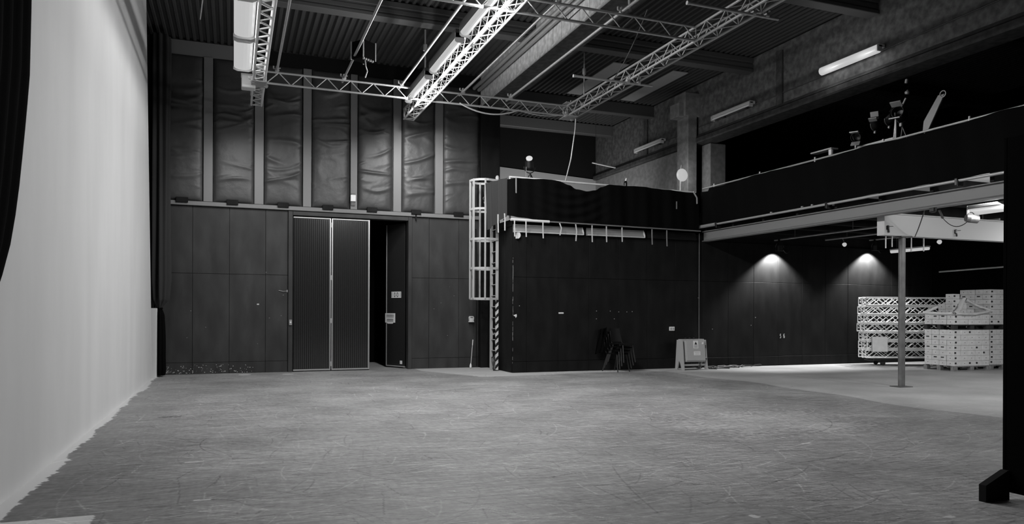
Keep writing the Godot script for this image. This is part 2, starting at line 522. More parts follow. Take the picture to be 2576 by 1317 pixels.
func build_back_wall():
	var w := struct_root("wall_back", "dark painted back wall of tall ply panels around the goods door", "wall")
	var z := -18.78
	var body := S()
	span(body, Vector3(-2.2, 0, z - 0.3), Vector3(1.26, 8.2, z - 0.03)); span(body, Vector3(4.36, 0, z - 0.3), Vector3(6.74, 8.2, z - 0.03))
	span(body, Vector3(1.26, 3.96, z - 0.3), Vector3(4.36, 8.2, z - 0.03))
	obj("backing", body.commit(), M.black_wall_paint, w)
	var xs := [-1.7, -0.903, -0.091, 0.731, 1.255]
	for i in xs.size() - 1:
		panel(w, xs[i], xs[i + 1], 0.27, 2.38, z, M.black_wall_paint); panel(w, xs[i], xs[i + 1], 2.38, 3.97, z, M.black_wall_paint)
		panel(w, xs[i], xs[i + 1], 0.0, 0.27, z + 0.012, M.black_wall_paint, 0.04)
	xs = [4.365, 4.823, 5.642, 6.2]
	for i in xs.size() - 1:
		panel(w, xs[i], xs[i + 1], 0.27, 2.38, z, M.black_wall_paint); panel(w, xs[i], xs[i + 1], 2.38, 3.97, z, M.black_wall_paint)
		panel(w, xs[i], xs[i + 1], 0.0, 0.27, z + 0.012, M.black_wall_paint, 0.04)
	# pale paint splashes on the kick board and knocks in the ply
	var sp := S(); var r := RandomNumberGenerator.new(); r.seed = 12
	for k in 110:
		var x := -1.45 + 1.9 * pow(r.randf(), 1.6); var y := 0.02 + 0.2 * pow(r.randf(), 1.5); var s := r.randf_range(0.004, 0.016)
		bx(sp, Vector3(x, y, z + 0.0125), Vector3(s * r.randf_range(1, 2), s, 0.002))
	for k in 14:
		var x := r.randf_range(-1.3, 1.2) if r.randf() < 0.7 else r.randf_range(4.5, 5.9)
		bx(sp, Vector3(x, r.randf_range(0.5, 2.45), z + 0.001), Vector3(r.randf_range(0.004, 0.03), 0.005, 0.002))
	bx(sp, Vector3(0.56, 1.66, z + 0.001), Vector3(0.05, 0.03, 0.002))
	obj("paint_chip", sp.commit(), M.tape, w).set_meta("kind", "stuff")
	# ledge rail above the panels, grey studs, vinyl blankets between them, strip under the roof
	struct("trim_1", span(S(), Vector3(-1.7, 3.975, z - 0.03), Vector3(6.2, 4.075, z + 0.07), 0.008).commit(), M.stud_grey, "grey ledge rail running along the top of the dark wall panels", "rail")
	struct("trim_2", span(S(), Vector3(-1.7, 7.5, z - 0.03), Vector3(0.35, 7.84, z + 0.02)).commit(), M.stud_grey, "strip of wall under the roof at the far left, lamplight painted as grey", "trim")  # one strip in two tones: lamplight at left, shade beyond, put in colour
	struct("trim_13", span(S(), Vector3(0.35, 7.5, z - 0.03), Vector3(6.2, 7.84, z + 0.015)).commit(), M.matt_black, "strip of wall directly under the corrugated roof, shade painted as black", "trim")
	struct("trim_3", span(S(), Vector3(6.205, 0, z - 0.03), Vector3(6.74, 7.0, z + 0.18), 0.01).commit(), M.dark_wall_paint, "black painted pier at the back wall's right end behind the ladder cage", "pier")
	var studs := [[-0.672, -0.471], [0.467, 0.677], [1.6, 1.8], [2.76, 2.93], [3.852, 4.06], [4.966, 5.18]]
	var nth := ["first", "second", "third", "fourth", "fifth", "sixth"]
	for i in studs.size():
		struct("trim_%d" % (i + 4), span(S(), Vector3(studs[i][0], 4.08, z - 0.03), Vector3(studs[i][1], 7.5, z + 0.06), 0.006).commit(), M.stud_grey, "%s grey upright stud from the left on the upper back wall" % nth[i], "stud")
	var edges := [[-1.72, -0.69], [-0.45, 0.45], [0.70, 1.58], [1.82, 2.74], [2.95, 3.83], [4.08, 4.94], [5.2, 6.18]]
	var spots := ["at the far left beside the gathered drape", "between the first and second grey studs", "between the second and third grey studs", "between the third and fourth studs", "between the fourth and fifth studs, creased across the middle", "between the fifth and sixth studs, catching most light", "right of the last stud beside the black pier"]
	for i in edges.size():
		blanket(edges[i][0], edges[i][1], 4.09, 7.5, z, 40 + i, spots[i])
	var clips := [-1.13, -0.03, 1.13, 2.2, 3.3, 4.45, 5.6]
	var cl := ["under the leftmost vinyl blanket", "under the second vinyl blanket from the left", "under the third vinyl blanket from the left", "under the fourth vinyl blanket, above the folding door", "under the fifth vinyl blanket, above the open doorway", "under the brightest vinyl blanket, tape hanging off it", "under the last vinyl blanket by the ladder cage"]
	for i in clips.size():
		var st := S(); span(st, Vector3(clips[i] - 0.13, 4.03, z + 0.07), Vector3(clips[i] + 0.13, 4.15, z + 0.11), 0.006)
		if i == 5: span(st, Vector3(clips[i] - 0.02, 3.9, z + 0.07), Vector3(clips[i] + 0.02, 4.03, z + 0.076))
		tag(obj("blanket_clip", st.commit(), M.dark_wall_paint), "flat dark clamp block on the ledge " + cl[i], "clamp", "clamp blocks along the ledge")

func blanket(x0: float, x1: float, y0: float, y1: float, z: float, sd: int, where: String):
	var r := RandomNumberGenerator.new(); r.seed = sd
	var folds := []
	for k in 15:
		var v := 0.1 + 0.75 * r.randf()
		folds.append([v * (y1 - y0), r.randf_range(-0.25, 0.35), r.randf_range(-0.12, 0.22), r.randf_range(0.03, 0.075), r.randf_range(0.01, 0.04), r.randf_range(-0.3, 1.3), r.randf_range(0.25, 0.7)])
	for k in 16:                                     # short puckers at the stitched edges
		folds.append([r.randf_range(0.1, 0.85) * (y1 - y0), r.randf_range(-0.6, 0.6), 0.0, r.randf_range(0.018, 0.035), r.randf_range(0.005, 0.013), float(r.randi_range(0, 1)), 0.16])
	var nz := FastNoiseLite.new(); nz.seed = sd; nz.frequency = 1.4
	var f := func(u: float, v: float) -> Vector3:
		var y := v * (y1 - y0)
		var d := 0.075 * pow(maxf(0.0, 1.0 - pow(absf(2.0 * u - 1.0), 5.0)), 0.6) * pow(maxf(0.0, 1.0 - pow(absf(2.0 * v - 1.0), 24.0)), 0.6)
		for q in folds:
			var c: float = y - q[0] - q[1] * (u - 0.5) - q[2] * 4.0 * (u - 0.5) * (u - 0.5)
			d += q[4] * exp(-c * c / (q[3] * q[3])) * exp(-pow((u - q[5]) / q[6], 2.0))
		d += 0.012 * nz.get_noise_2d(u * 1.2, y)
		return Vector3(lerpf(x0, x1, u), y0 + y, z + 0.01 + d)
	tag(obj("vinyl_blanket", sheet(26, 150, f), M.black_vinyl), "puffed black vinyl sound blanket " + where, "blanket", "vinyl blankets along the upper back wall")

# ------------------------------------------------------------------ goods door
func build_goods_door():
	var z := -18.78
	var d := struct_root("door_1", "tall black goods doorway frame in the back wall, right side standing open", "door")
	var st := S()
	span(st, Vector3(1.258, 0, z - 0.2), Vector3(1.365, 3.96, z + 0.05), 0.008)
	obj("frame_post", st.commit(), M.black_wall_paint, d)
	obj("frame_post", span(S(), Vector3(4.255, 0, z - 0.2), Vector3(4.36, 3.96, z + 0.05), 0.008).commit(), M.black_wall_paint, d)
	obj("frame_head", span(S(), Vector3(1.365, 3.86, z - 0.2), Vector3(4.255, 3.96, z + 0.05), 0.008).commit(), M.black_wall_paint, d)
	# lobby behind the opening
	st = S()
	span(st, Vector3(3.05, 0, -21.6), Vector3(3.15, 4.0, z - 0.2)); span(st, Vector3(4.4, 0, -21.6), Vector3(4.5, 4.0, z - 0.2))
	span(st, Vector3(3.05, 4.0, -21.6), Vector3(4.5, 4.1, z - 0.2)); span(st, Vector3(3.05, 0, -21.7), Vector3(4.5, 4.1, -21.6))
	obj("lobby_wall", st.commit(), M.soot_black, d)
	var names := ["left leaf of the ribbed black folding door, hinged at the frame", "right leaf of the ribbed black folding door beside the open gap"]
	var xs := [[1.375, 2.285], [2.305, 3.255]]
	for i in 2:
		var x0: float = xs[i][0]; var x1: float = xs[i][1]
		var t := thing("door_leaf", "tall " + names[i], "door", Vector3(x0, 0, z + 0.03))
		var w := x1 - x0
		var pitch := 0.048; var n := int((w - 0.06) / pitch)
		st = S()
		span(st, Vector3(0.02, 0.05, -0.04), Vector3(w - 0.02, 3.8, -0.012))
		for k in n:                                   # ribs, each with two slopes
			var a := 0.03 + k * (w - 0.06) / n; var b := 0.03 + (k + 1) * (w - 0.06) / n
			var p := [Vector3(a, 0.07, -0.012), Vector3(a + 0.006, 0.07, 0.0), Vector3(b - 0.006, 0.07, 0.0), Vector3(b, 0.07, -0.012)]
			for q in 3:
				quad(st, p[q], p[q + 1], p[q + 1] + Vector3(0, 3.71, 0), p[q] + Vector3(0, 3.71, 0), Vector3(-0.3 if q == 0 else (0.3 if q == 2 else 0.0), 0, 1))
		obj("ribbed_panel", st.commit(), M.door_black, t)
		st = S()
		span(st, Vector3(0, 0.02, -0.045), Vector3(w, 0.055, 0.008), 0.003)
		obj("bottom_rail", st.commit(), M.alu, t)
		obj("top_rail", span(S(), Vector3(0, 3.8, -0.045), Vector3(w, 3.83, 0.008), 0.003).commit(), M.alu_dull, t)
		if i == 0:
			obj("edge_strip", span(S(), Vector3(w - 0.03, 0.02, -0.045), Vector3(w, 3.83, 0.01), 0.003).commit(), M.alu, t)
			obj("edge_strip", span(S(), Vector3(0, 0.02, -0.045), Vector3(0.012, 3.83, 0.008), 0.003).commit(), M.black_metal, t)
		else:
			obj("edge_strip", span(S(), Vector3(0, 0.02, -0.045), Vector3(0.03, 3.83, 0.01), 0.003).commit(), M.alu, t)
			obj("edge_strip", span(S(), Vector3(w - 0.035, 0.02, -0.045), Vector3(w, 3.83, 0.01), 0.003).commit(), M.alu, t)
		obj("sweep", span(S(), Vector3(0, 0.0, -0.04), Vector3(w, 0.02, 0.0)).commit(), M.soot_black, t)
		if i == 0:
			for y in [0.12, 1.2, 2.28, 3.6]:
				obj("hinge", tube(S(), Vector3(w + 0.01, y, 0.012), Vector3(w + 0.01, y + 0.12, 0.012), 0.013, 8).commit(), M.alu_dull, t)
	# the leaf that stands open into the lobby, hinged on the right
	var a := Vector3(4.235, 0, z - 0.2); var dir := (Vector3(3.875, 0, -19.62) - a)
	var len_ := dir.length(); dir = dir.normalized()
	var leaf := thing("door_leaf", "black door leaf folded back into the lobby, notices stuck on it", "door", a)
	leaf.basis = Basis(dir, Vector3.UP, dir.cross(Vector3.UP))
	obj("panel", span(S(), Vector3(0, 0.06, -0.03), Vector3(len_ - 0.03, 3.82, 0.0)).commit(), M.door_black, leaf)
	obj("edge_strip", span(S(), Vector3(len_ - 0.035, 0.03, -0.035), Vector3(len_, 3.82, 0.004), 0.003).commit(), M.alu_dull, leaf)
	obj("bottom_rail", span(S(), Vector3(0, 0.03, -0.035), Vector3(len_, 0.06, 0.004), 0.003).commit(), M.alu_dull, leaf)
	var face := 0.004 if leaf.basis.z.dot(Vector3(-1, 0, 0.6)) > 0 else -0.034
	var so := 1.0 if face > 0 else -1.0
	var onleaf := func(x: float, y: float, lift := 0.0) -> Vector3: return leaf.transform * Vector3(x, y, face + so * lift)
	var sign_ := thing("sign", "small white sign with a black bracketed symbol on the open door leaf", "sign", onleaf.call(0.32, 1.86))
	sign_.basis = leaf.basis
	obj("plate", span(S(), Vector3(-0.19, 0, -0.004), Vector3(0.19, 0.165, 0.004)).commit(), M.white_plastic, sign_)
	var zz := 0.005 * so
	var strokes := [[0.0, 0.07, 0.025, 0.05], [0.0, 0.115, 0.022, 0.022]]
	for sx in [-1.0, 1.0]: strokes += [[sx * 0.075, 0.082, 0.02, 0.11], [sx * 0.055, 0.13, 0.05, 0.018], [sx * 0.055, 0.034, 0.05, 0.018], [sx * 0.165, 0.082, 0.014, 0.13]]
	for q in strokes: obj("symbol_stroke", bx(S(), Vector3(q[0], q[1], zz), Vector3(q[2], q[3], 0.002)).commit(), M.ink, sign_)
	var note := thing("notice", "pale notice sheet with lines of print on the open leaf's edge", "notice", onleaf.call(0.56, 1.17))
	note.basis = leaf.basis
	obj("sheet", extrude(S(), PackedVector2Array([Vector2(-0.2, 0.03), Vector2(-0.13, 0.03), Vector2(-0.1, 0.0), Vector2(0.1, 0.0), Vector2(0.13, 0.03), Vector2(0.2, 0.03), Vector2(0.2, 0.28), Vector2(-0.2, 0.28)]), Vector3(0, 0, -0.003), Vector3.RIGHT, Vector3.UP, Vector3(0, 0, 0.006)).commit(), M.white_plastic, note)
	st = S()
	for y in [0.235, 0.21, 0.18, 0.12, 0.095, 0.07]: bx(st, Vector3(0.0, y, 0.004 * so), Vector3(0.3 if y > 0.15 else 0.26, 0.01, 0.002))
	obj("print", st.commit(), M.ink, note)
	tag(obj("sticker", bx(S(), onleaf.call(0.12, 0.155), Vector3(0.09, 0.09, 0.004), 0.0, leaf.basis).commit(), M.white_plastic), "tiny white square sticker low on the open black door leaf", "sticker")

# ------------------------------------------------------------------ the boxed-in room (block) on the right of the ladder
func build_block():
	var z := -16.77
	var w := struct_root("wall_partition", "black panelled partition running from the ladder to the pallet store", "wall")
	var st := S()
	span(st, Vector3(6.42, 0, z - 0.25), Vector3(11.9, 3.78, z - 0.03)); span(st, Vector3(11.9, 0, z - 0.25), Vector3(20.7, 4.1, z - 0.03))
	span(st, Vector3(6.42, 0, -18.8), Vector3(6.6, 3.78, z - 0.25))
	obj("backing", st.commit(), M.dark_wall_paint, w)
	var x := 6.42; var xs := [6.42, 6.79]
	while xs[-1] < 20.4: xs.append(xs[-1] + 0.862)
	for i in xs.size() - 1:
		var top := 3.45
		panel(w, xs[i], xs[i + 1], 0.27, 2.36, z, M.dark_wall_paint); panel(w, xs[i], xs[i + 1], 2.36, top, z, M.dark_wall_paint)
		panel(w, xs[i], xs[i + 1], 0.0, 0.27, z + 0.012, M.dark_wall_paint, 0.04)
	for zz in [[-18.75, -18.1], [-18.1, -17.3], [-17.3, z - 0.03]]:
		obj("panel", span(S(), Vector3(6.4, 0.003, zz[0] + 0.003), Vector3(6.43, 3.5, zz[1] - 0.003), 0.004).commit(), M.dark_wall_paint, w)
	var sp := S(); var r := RandomNumberGenerator.new(); r.seed = 77
	for p in [[8.73, 1.53], [8.73, 1.33], [9.13, 1.53], [9.25, 1.33], [9.38, 1.51], [9.62, 1.51], [9.78, 1.52], [6.6, 1.65], [13.6, 1.15], [13.75, 1.37], [12.3, 1.05]]:
		bx(sp, Vector3(p[0], p[1], z + 0.001), Vector3(0.022, 0.022, 0.002))
	for k in 26: bx(sp, Vector3(6.425 + r.randf_range(-0.006, 0.006), r.randf_range(0.05, 3.2), z + 0.001), Vector3(0.008, r.randf_range(0.02, 0.12), 0.002))
	bx(sp, Vector3(6.425, 2.45, z + 0.001), Vector3(0.01, 0.4, 0.002)); bx(sp, Vector3(6.425, 2.1, z + 0.001), Vector3(0.008, 0.2, 0.002))
	obj("paint_chip", sp.commit(), M.grey_plastic, w).set_meta("kind", "stuff")
	struct("ceiling_block", span(S(), Vector3(6.4, 3.62, -23.4), Vector3(12.0, 3.78, z - 0.03)).commit(), M.dark_wall_paint, "flat dark roof of the boxed-in room behind the draped railing", "roof")
	# far end of the hall above that roof
	struct("wall_far", extrude(S(), PackedVector2Array([Vector2(6.4, 0), Vector2(26, 0), Vector2(26, 6.25), Vector2(12.0, 6.25), Vector2(8.4, 6.44), Vector2(6.4, 6.55)]), Vector3(0, 0, -23.7), Vector3.RIGHT, Vector3.UP, Vector3(0, 0, 0.32)).commit(), M.far_grey, "pale grey far wall seen above the draped railing", "wall")
	struct("wall_far_upper", span(S(), Vector3(6.4, 6.2, -23.7), Vector3(26, 8.4, -23.45)).commit(), M.matt_black, "black upper part of the far wall below the roof", "wall")
	struct("wall_return", span(S(), Vector3(6.5, 0, -23.4), Vector3(6.72, 8.2, -18.8)).commit(), M.matt_black, "dark return wall behind the black pier", "wall")
	struct("wall_side_upper", span(S(), Vector3(12.12, 3.7, -23.4), Vector3(12.4, 6.2, -17.75)).commit(), M.concrete, "grey side wall under the far end of the big beam", "wall")

# ------------------------------------------------------------------ roof
func build_roof():
	# corrugated deck, ribs running away from the camera
	var st := S(); var y := 7.86; var p := 0.15; var x := -2.4
	while x < 26.0:
		var q := [Vector2(x, y), Vector2(x + 0.05, y), Vector2(x + 0.07, y + 0.05), Vector2(x + 0.13, y + 0.05), Vector2(x + 0.15, y)]
		for k in 4:
			quad(st, Vector3(q[k].x, q[k].y, -23.6), Vector3(q[k + 1].x, q[k + 1].y, -23.6), Vector3(q[k + 1].x, q[k + 1].y, 4.2), Vector3(q[k].x, q[k].y, 4.2), Vector3(0, -1, 0))
		x += p
	span(st, Vector3(-2.4, 8.1, -23.7), Vector3(26, 8.3, 4.3))
	struct("ceiling", st.commit(), M.deck_grey, "dark corrugated metal roof deck over the whole hall", "ceiling")
	# purlins with grooved sides
	var k := 0
	var where := ["nearest the back wall", "second from the back wall", "third from the back wall", "nearest the camera"]
	for z in [-15.0, -11.2, -7.4, -3.6]:
		var b := struct_root("purlin", "grey grooved steel purlin crossing the roof, " + where[k], "beam"); k += 1
		for s in [[-2.2, 6.2], [6.75, 12.1], [12.5, 20.6]]:
			st = S()
			span(st, Vector3(s[0], 7.5, z - 0.14), Vector3(s[1], 7.58, z + 0.14), 0.01)
			span(st, Vector3(s[0], 7.61, z - 0.12), Vector3(s[1], 7.70, z + 0.12), 0.01)
			span(st, Vector3(s[0], 7.73, z - 0.14), Vector3(s[1], 7.855, z + 0.14), 0.01)
			span(st, Vector3(s[0], 7.55, z - 0.10), Vector3(s[1], 7.8, z + 0.10))
			obj("bay_length", st.commit(), M.purlin_grey, b)
	for z in [-19.6, -22.2]:
		struct("purlin", span(S(), Vector3(6.75, 7.5, z - 0.13), Vector3(20, 7.855, z + 0.13), 0.02).commit(), M.purlin_grey, "dark purlin over the boxed-in room, %s" % ("nearer one" if z > -20 else "farther one"), "beam")
	# concrete roof beam over the middle, with a bottom flange and board-marked sides
	var cb := struct_root("roof_beam", "concrete roof beam with bottom flange, light painted in its tones, running to the black pier", "beam")
	obj("web", span(S(), Vector3(6.23, 7.06, -18.75), Vector3(6.73, 7.86, 4.0)).commit(), M.lit_concrete, cb)  # side made pale for the lamplight that falls on it
	obj("flange", span(S(), Vector3(6.2, 7.0, -18.78), Vector3(6.76, 7.07, 4.0), 0.012).commit(), M.dark_concrete, cb)  # dark colour stands for the shade under the beam
	obj("lit_arris", span(S(), Vector3(6.192, 7.0, -18.78), Vector3(6.2, 7.07, 4.0), 0.002).commit(), M.lit_concrete, cb)  # lit edge of the flange drawn as a pale strip
	st = S()
	var zz := -18.6
	while zz < 0.0:                                   # board marks left by the formwork
		span(st, Vector3(6.222, 7.08, zz), Vector3(6.23, 7.86, zz + 0.015)); zz += 0.42
	obj("board_mark", st.commit(), M.lit_concrete, cb).set_meta("kind", "stuff")
	# two conduits along it
	for i in 2:
		var cx := 5.98 + i * 0.13
		tag(obj("conduit", tube(S(), Vector3(cx, 7.45 - i * 0.03, -18.55), Vector3(cx, 7.45 - i * 0.03, 3.5), 0.048, 10).commit(), M.alu_dull), "thick grey pipe beside the concrete beam, %s of the two" % ("the one further from it" if i == 0 else "the one nearer it"), "pipe", "pipes beside the concrete beam")
	# big beam over the mezzanine edge
	var bb := struct_root("roof_beam", "deep dark concrete beam above the mezzanine carrying a lit tube lamp", "beam")
	obj("web", span(S(), Vector3(12.1, 6.42, -23.35), Vector3(12.42, 7.86, 3.9), 0.01).commit(), M.beam_concrete, bb)
	obj("flange", span(S(), Vector3(11.98, 6.2, -23.35), Vector3(12.54, 6.36, 3.9), 0.03).commit(), M.dark_concrete, bb)
	st = S()
	quad(st, Vector3(11.98, 6.35, -23.3), Vector3(11.98, 6.35, 3.9), Vector3(12.102, 6.46, 3.9), Vector3(12.102, 6.46, -23.3), Vector3(-1, 1, 0))
	for sz in [-20.0, -14.0, -8.0]: span(st, Vector3(12.04, 6.42, sz), Vector3(12.1, 7.7, sz + 0.2), 0.01)
	obj("haunch", st.commit(), M.dark_concrete, bb)
	# columns
	var col := struct_root("column", "square grey column with a corbel rising above the mezzanine corner", "column")
	obj("shaft", span(S(), Vector3(11.72, 3.6, -17.65), Vector3(12.02, 6.96, -17.12), 0.015).commit(), M.concrete, col)
	st = S(); span(st, Vector3(11.46, 6.92, -17.62), Vector3(11.9, 7.3, -17.18), 0.012)
	span(st, Vector3(11.62, 6.94, -17.65), Vector3(12.22, 7.6, -17.12), 0.02)
	obj("corbel", st.commit(), M.concrete, col)
	struct("column", span(S(), Vector3(12.3, 3.6, -17.3), Vector3(12.82, 6.19, -16.9), 0.015).commit(), M.concrete, "shorter grey column just right of the corbelled one, under the big beam", "column")
	# translucent roof sheets
	for i in 2:
		var x0: float = [9.0, 10.78][i]
		struct("window_%d" % (i + 1), span(S(), Vector3(x0, 7.83, -19.2), Vector3(x0 + 0.45, 7.856, -16.4), 0.004).commit(), M.skylight_sheet, "pale translucent strip in the roof deck, %s of two" % ("the one nearer the concrete beam" if i == 0 else "the one nearer the big beam"), "rooflight")
	# tubes on the big beam
	var tubes := [[-12.45, -10.9, 6.72, true], [-16.3, -14.75, 6.63, false], [-20.3, -18.75, 6.58, false]]
	var tl := ["lit tube lamp glowing on the side of the big beam", "unlit tube lamp on the big beam just right of the column", "unlit tube lamp on the far end of the big beam left of the column"]
	for i in 3:
		var t = tubes[i]
		var tr := thing("tube_lamp", tl[i], "lamp", Vector3(12.02, t[2], t[0]), 0.0, "tube lamps along the big beam")
		var L: float = t[1] - t[0]
		obj("housing", span(S(), Vector3(-0.12, 0.05, 0), Vector3(0.05, 0.12, L), 0.01).commit(), M.white_steel, tr)
		obj("bracket", span(S(), Vector3(-0.02, 0.0, 0.3), Vector3(0.1, 0.1, 0.36)).commit(), M.steel_dark, tr)
		obj("bracket", span(S(), Vector3(-0.02, 0.0, L - 0.36), Vector3(0.1, 0.1, L - 0.3)).commit(), M.steel_dark, tr)
		var rad := 0.085 if t[3] else 0.03
		obj("tube_cover", tube(S(), Vector3(-0.1, 0.02, 0.03), Vector3(-0.1, 0.02, L - 0.03), rad, 12).commit(), M.glow_tube if t[3] else M.white_plastic, tr)
		obj("end_cap", span(S(), Vector3(-0.15, -0.03, L - 0.03), Vector3(-0.02, 0.1, L), 0.01).commit(), M.white_steel, tr)
		obj("end_cap", span(S(), Vector3(-0.15, -0.03, 0.0), Vector3(-0.02, 0.1, 0.03), 0.01).commit(), M.white_steel, tr)
	tag(obj("cable", rope(S(), [Vector3(12.08, 6.62, -20.3), Vector3(12.08, 6.66, -16.3), Vector3(12.08, 6.7, -12.45), Vector3(12.08, 6.9, -5.0), Vector3(12.08, 7.0, 0.0)], 0.012).commit(), M.steel_dark), "thin cable strung along the big beam between its tube lamps", "cable")
	# a loose tube hanging in the dark beyond the railing
	var ht := thing("tube_lamp", "unlit tube lamp hanging in the dark beyond the draped railing", "lamp", Vector3(10.1, 6.0, -19.68))
	obj("housing", bx(S(), Vector3(0.38, -0.05, 0.0), Vector3(0.8, 0.03, 0.06), 0.008, Basis(Vector3(0, 0, 1), -0.12)).commit(), M.white_steel, ht)
	obj("hanger", tube(S(), Vector3(0.1, -0.02, 0), Vector3(0.1, 1.5, 0), 0.006, 5).commit(), M.steel_dark, ht)
	obj("hanger", tube(S(), Vector3(0.65, -0.08, 0), Vector3(0.65, 1.5, 0), 0.006, 5).commit(), M.steel_dark, ht)
	# hanger rod down from the purlin to the middle of the near roof bay
	for q in [[3.8, 6.5, "slim steel drop rod behind the lit truss"], [7.57, 6.45, "slim steel drop rod above the right-hand truss corner"]]:
		var hr := thing("drop_rod", q[2] + ", hung from the purlin", "rod", Vector3(q[0], q[1], -15.2))
		obj("rod", tube(S(), Vector3.ZERO, Vector3(0, 7.5 - q[1], 0), 0.018, 8).commit(), M.alu_dull, hr)
		obj("coupling", tube(S(), Vector3(0, 0.55, 0), Vector3(0, 0.68, 0), 0.045, 8).commit(), M.alu_dull, hr)
	tag(obj("cable", rope(S(), sag(Vector3(-0.25, 7.83, -11.2), Vector3(-0.62, 7.15, -15.4), 0.1), 0.012).commit(), M.tape), "thin pale wire hanging from the roof near the white wall", "cable")

# ------------------------------------------------------------------ mezzanine
func build_mezzanine():
	var st := S()
	var mz := struct_root("ceiling_mezzanine", "mezzanine floor slab over the store with white soffit boards between joists", "mezzanine")
	obj("slab", span(S(), Vector3(11.9, 4.02, -16.8), Vector3(20.6, 4.2, -4.0)).commit(), M.dark_wall_paint, mz)
	var z := -16.6; var k := 0
	while z < -4.2:
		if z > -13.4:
			obj("soffit_board", span(S(), Vector3(12.1, 3.98, z + 0.06), Vector3(20.5, 4.015, z + 1.08), 0.004).commit(), M.soffit_white if z > -12.4 else M.grey_plastic, mz)  # far boards stepped to grey and dark, the tube's falloff put in colour
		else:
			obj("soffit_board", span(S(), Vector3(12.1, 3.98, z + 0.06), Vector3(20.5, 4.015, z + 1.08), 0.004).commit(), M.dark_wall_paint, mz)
		obj("joist", span(S(), Vector3(11.95, 3.72, z - 0.04), Vector3(20.5, 4.0, z + 0.04), 0.006).commit(), M.dark_wall_paint, mz)
		z += 1.14
	# rolled steel edge beam
	var eb := struct_root("trim_10", "grey rolled steel beam along the mezzanine edge", "beam")
	obj("web", span(S(), Vector3(11.99, 3.45, -16.75), Vector3(12.01, 3.7, -4.0)).commit(), M.mezz_steel, eb)
	obj("bottom_flange", span(S(), Vector3(11.93, 3.435, -16.75), Vector3(12.12, 3.455, -4.0), 0.004).commit(), M.mezz_steel, eb)
	obj("top_flange", span(S(), Vector3(11.93, 3.69, -16.75), Vector3(12.12, 3.71, -4.0), 0.004).commit(), M.mezz_steel, eb)
	st = S()
	quad(st, Vector3(11.93, 3.455, -16.7), Vector3(11.93, 3.455, -4.0), Vector3(11.99, 3.49, -4.0), Vector3(11.99, 3.49, -16.7), Vector3(-1, 1, 0))
	obj("fillet", st.commit(), M.mezz_steel, eb)
	# handrail tube clipped in front
	var hr := thing("rail_tube", "long steel tube clipped along the mezzanine edge above the beam", "rail", Vector3(11.82, 3.82, -16.85))
	obj("tube", tube(S(), Vector3(0, 0, 0), Vector3(0, 0, 12.5), 0.026, 10).commit(), M.alu_dull, hr)
	obj("sleeve", tube(S(), Vector3(0, 0, 0), Vector3(0, 0, 0.85), 0.045, 10).commit(), M.alu_dull, hr)
	for cz in [0.9, 4.7, 7.7, 9.6]:
		st = S(); bx(st, Vector3(0.04, -0.02, cz), Vector3(0.16, 0.13, 0.06), 0.01); tube(st, Vector3(-0.05, 0, cz + 0.05), Vector3(-0.05, -0.1, cz + 0.05), 0.012, 6)
		obj("clamp", st.commit(), M.black_metal, hr)
	for cz in [3.0, 4.3, 4.0]: obj("bolt", bx(S(), Vector3(-0.02, 0.035, cz), Vector3(0.05, 0.03, 0.05), 0.006).commit(), M.alu, hr)
	# black fascia drape
	var f := func(u: float, v: float) -> Vector3:
		var zz := lerpf(-16.72, -4.5, u)
		var top := 4.83 + 0.025 * sin(zz * 2.1) + (-0.07 if zz < -16.4 else 0.0)
		return Vector3(11.86 - 0.02 * sin(zz * 5.0) - 0.015 * sin(zz * 11.3 + v * 2.0), lerpf(3.86, top, v), zz)
	tag(obj("fascia_drape", sheet(200, 6, f, 0.004), M.black_drape), "long black fascia cloth hung on the mezzanine railing", "drape")
	var gr := thing("guard_rail", "steel guard rail behind the mezzanine's black fascia cloth", "rail", Vector3(11.92, 4.2, -16.7))
	obj("top_tube", tube(S(), Vector3(0, 0.66, 0.0), Vector3(0, 0.66, 12.0), 0.022, 8).commit(), M.alu_dull, gr)
	for pz in [0.5, 2.3, 4.1, 5.9, 7.7, 9.5]:
		obj("post", tube(S(), Vector3(0, 0, pz), Vector3(0, 0.72, pz), 0.022, 8).commit(), M.alu_dull, gr)
	# cross beam and post
	var cb := struct_root("trim_11", "white-painted steel cross beam lit by the tube under the mezzanine", "beam")
	obj("web", span(S(), Vector3(12.2, 3.1, -11.1), Vector3(20.5, 3.5, -11.08)).commit(), M.soffit_white, cb)
	obj("bottom_flange", span(S(), Vector3(12.2, 3.07, -11.18), Vector3(20.5, 3.09, -11.0), 0.004).commit(), M.soffit_white, cb)
	obj("top_flange", span(S(), Vector3(12.2, 3.5, -11.18), Vector3(20.5, 3.52, -11.0), 0.004).commit(), M.soffit_white, cb)
	obj("end_plate", span(S(), Vector3(12.18, 3.07, -11.18), Vector3(12.2, 3.52, -11.0)).commit(), M.soffit_white, cb)
	for hx in [12.34, 14.25]:
		st = S(); bx(st, Vector3(hx, 3.23, -11.06), Vector3(0.05, 0.09, 0.05), 0.012); tube(st, Vector3(hx - 0.02, 3.25, -11.04), Vector3(hx + 0.12, 3.26, -11.04), 0.006, 6); tube(st, Vector3(hx + 0.01, 3.19, -11.05), Vector3(hx + 0.02, 3.13, -11.05), 0.018, 6)
		obj("hook_clamp", st.commit(), M.black_metal, cb)
	var po := struct_root("column", "round steel post standing under the white cross beam", "post")
	obj("shaft", tube(S(), Vector3(12.77, 0.0, -11.1), Vector3(12.77, 3.06, -11.1), 0.066, 20).commit(), M.post_grey, po)
	obj("base_plate", span(S(), Vector3(12.6, 0.0, -11.24), Vector3(12.94, 0.014, -10.97), 0.003).commit(), M.steel_dark, po)
	obj("cap_plate", span(S(), Vector3(12.62, 3.045, -11.22), Vector3(12.92, 3.07, -10.98), 0.003).commit(), M.steel_dark, po)
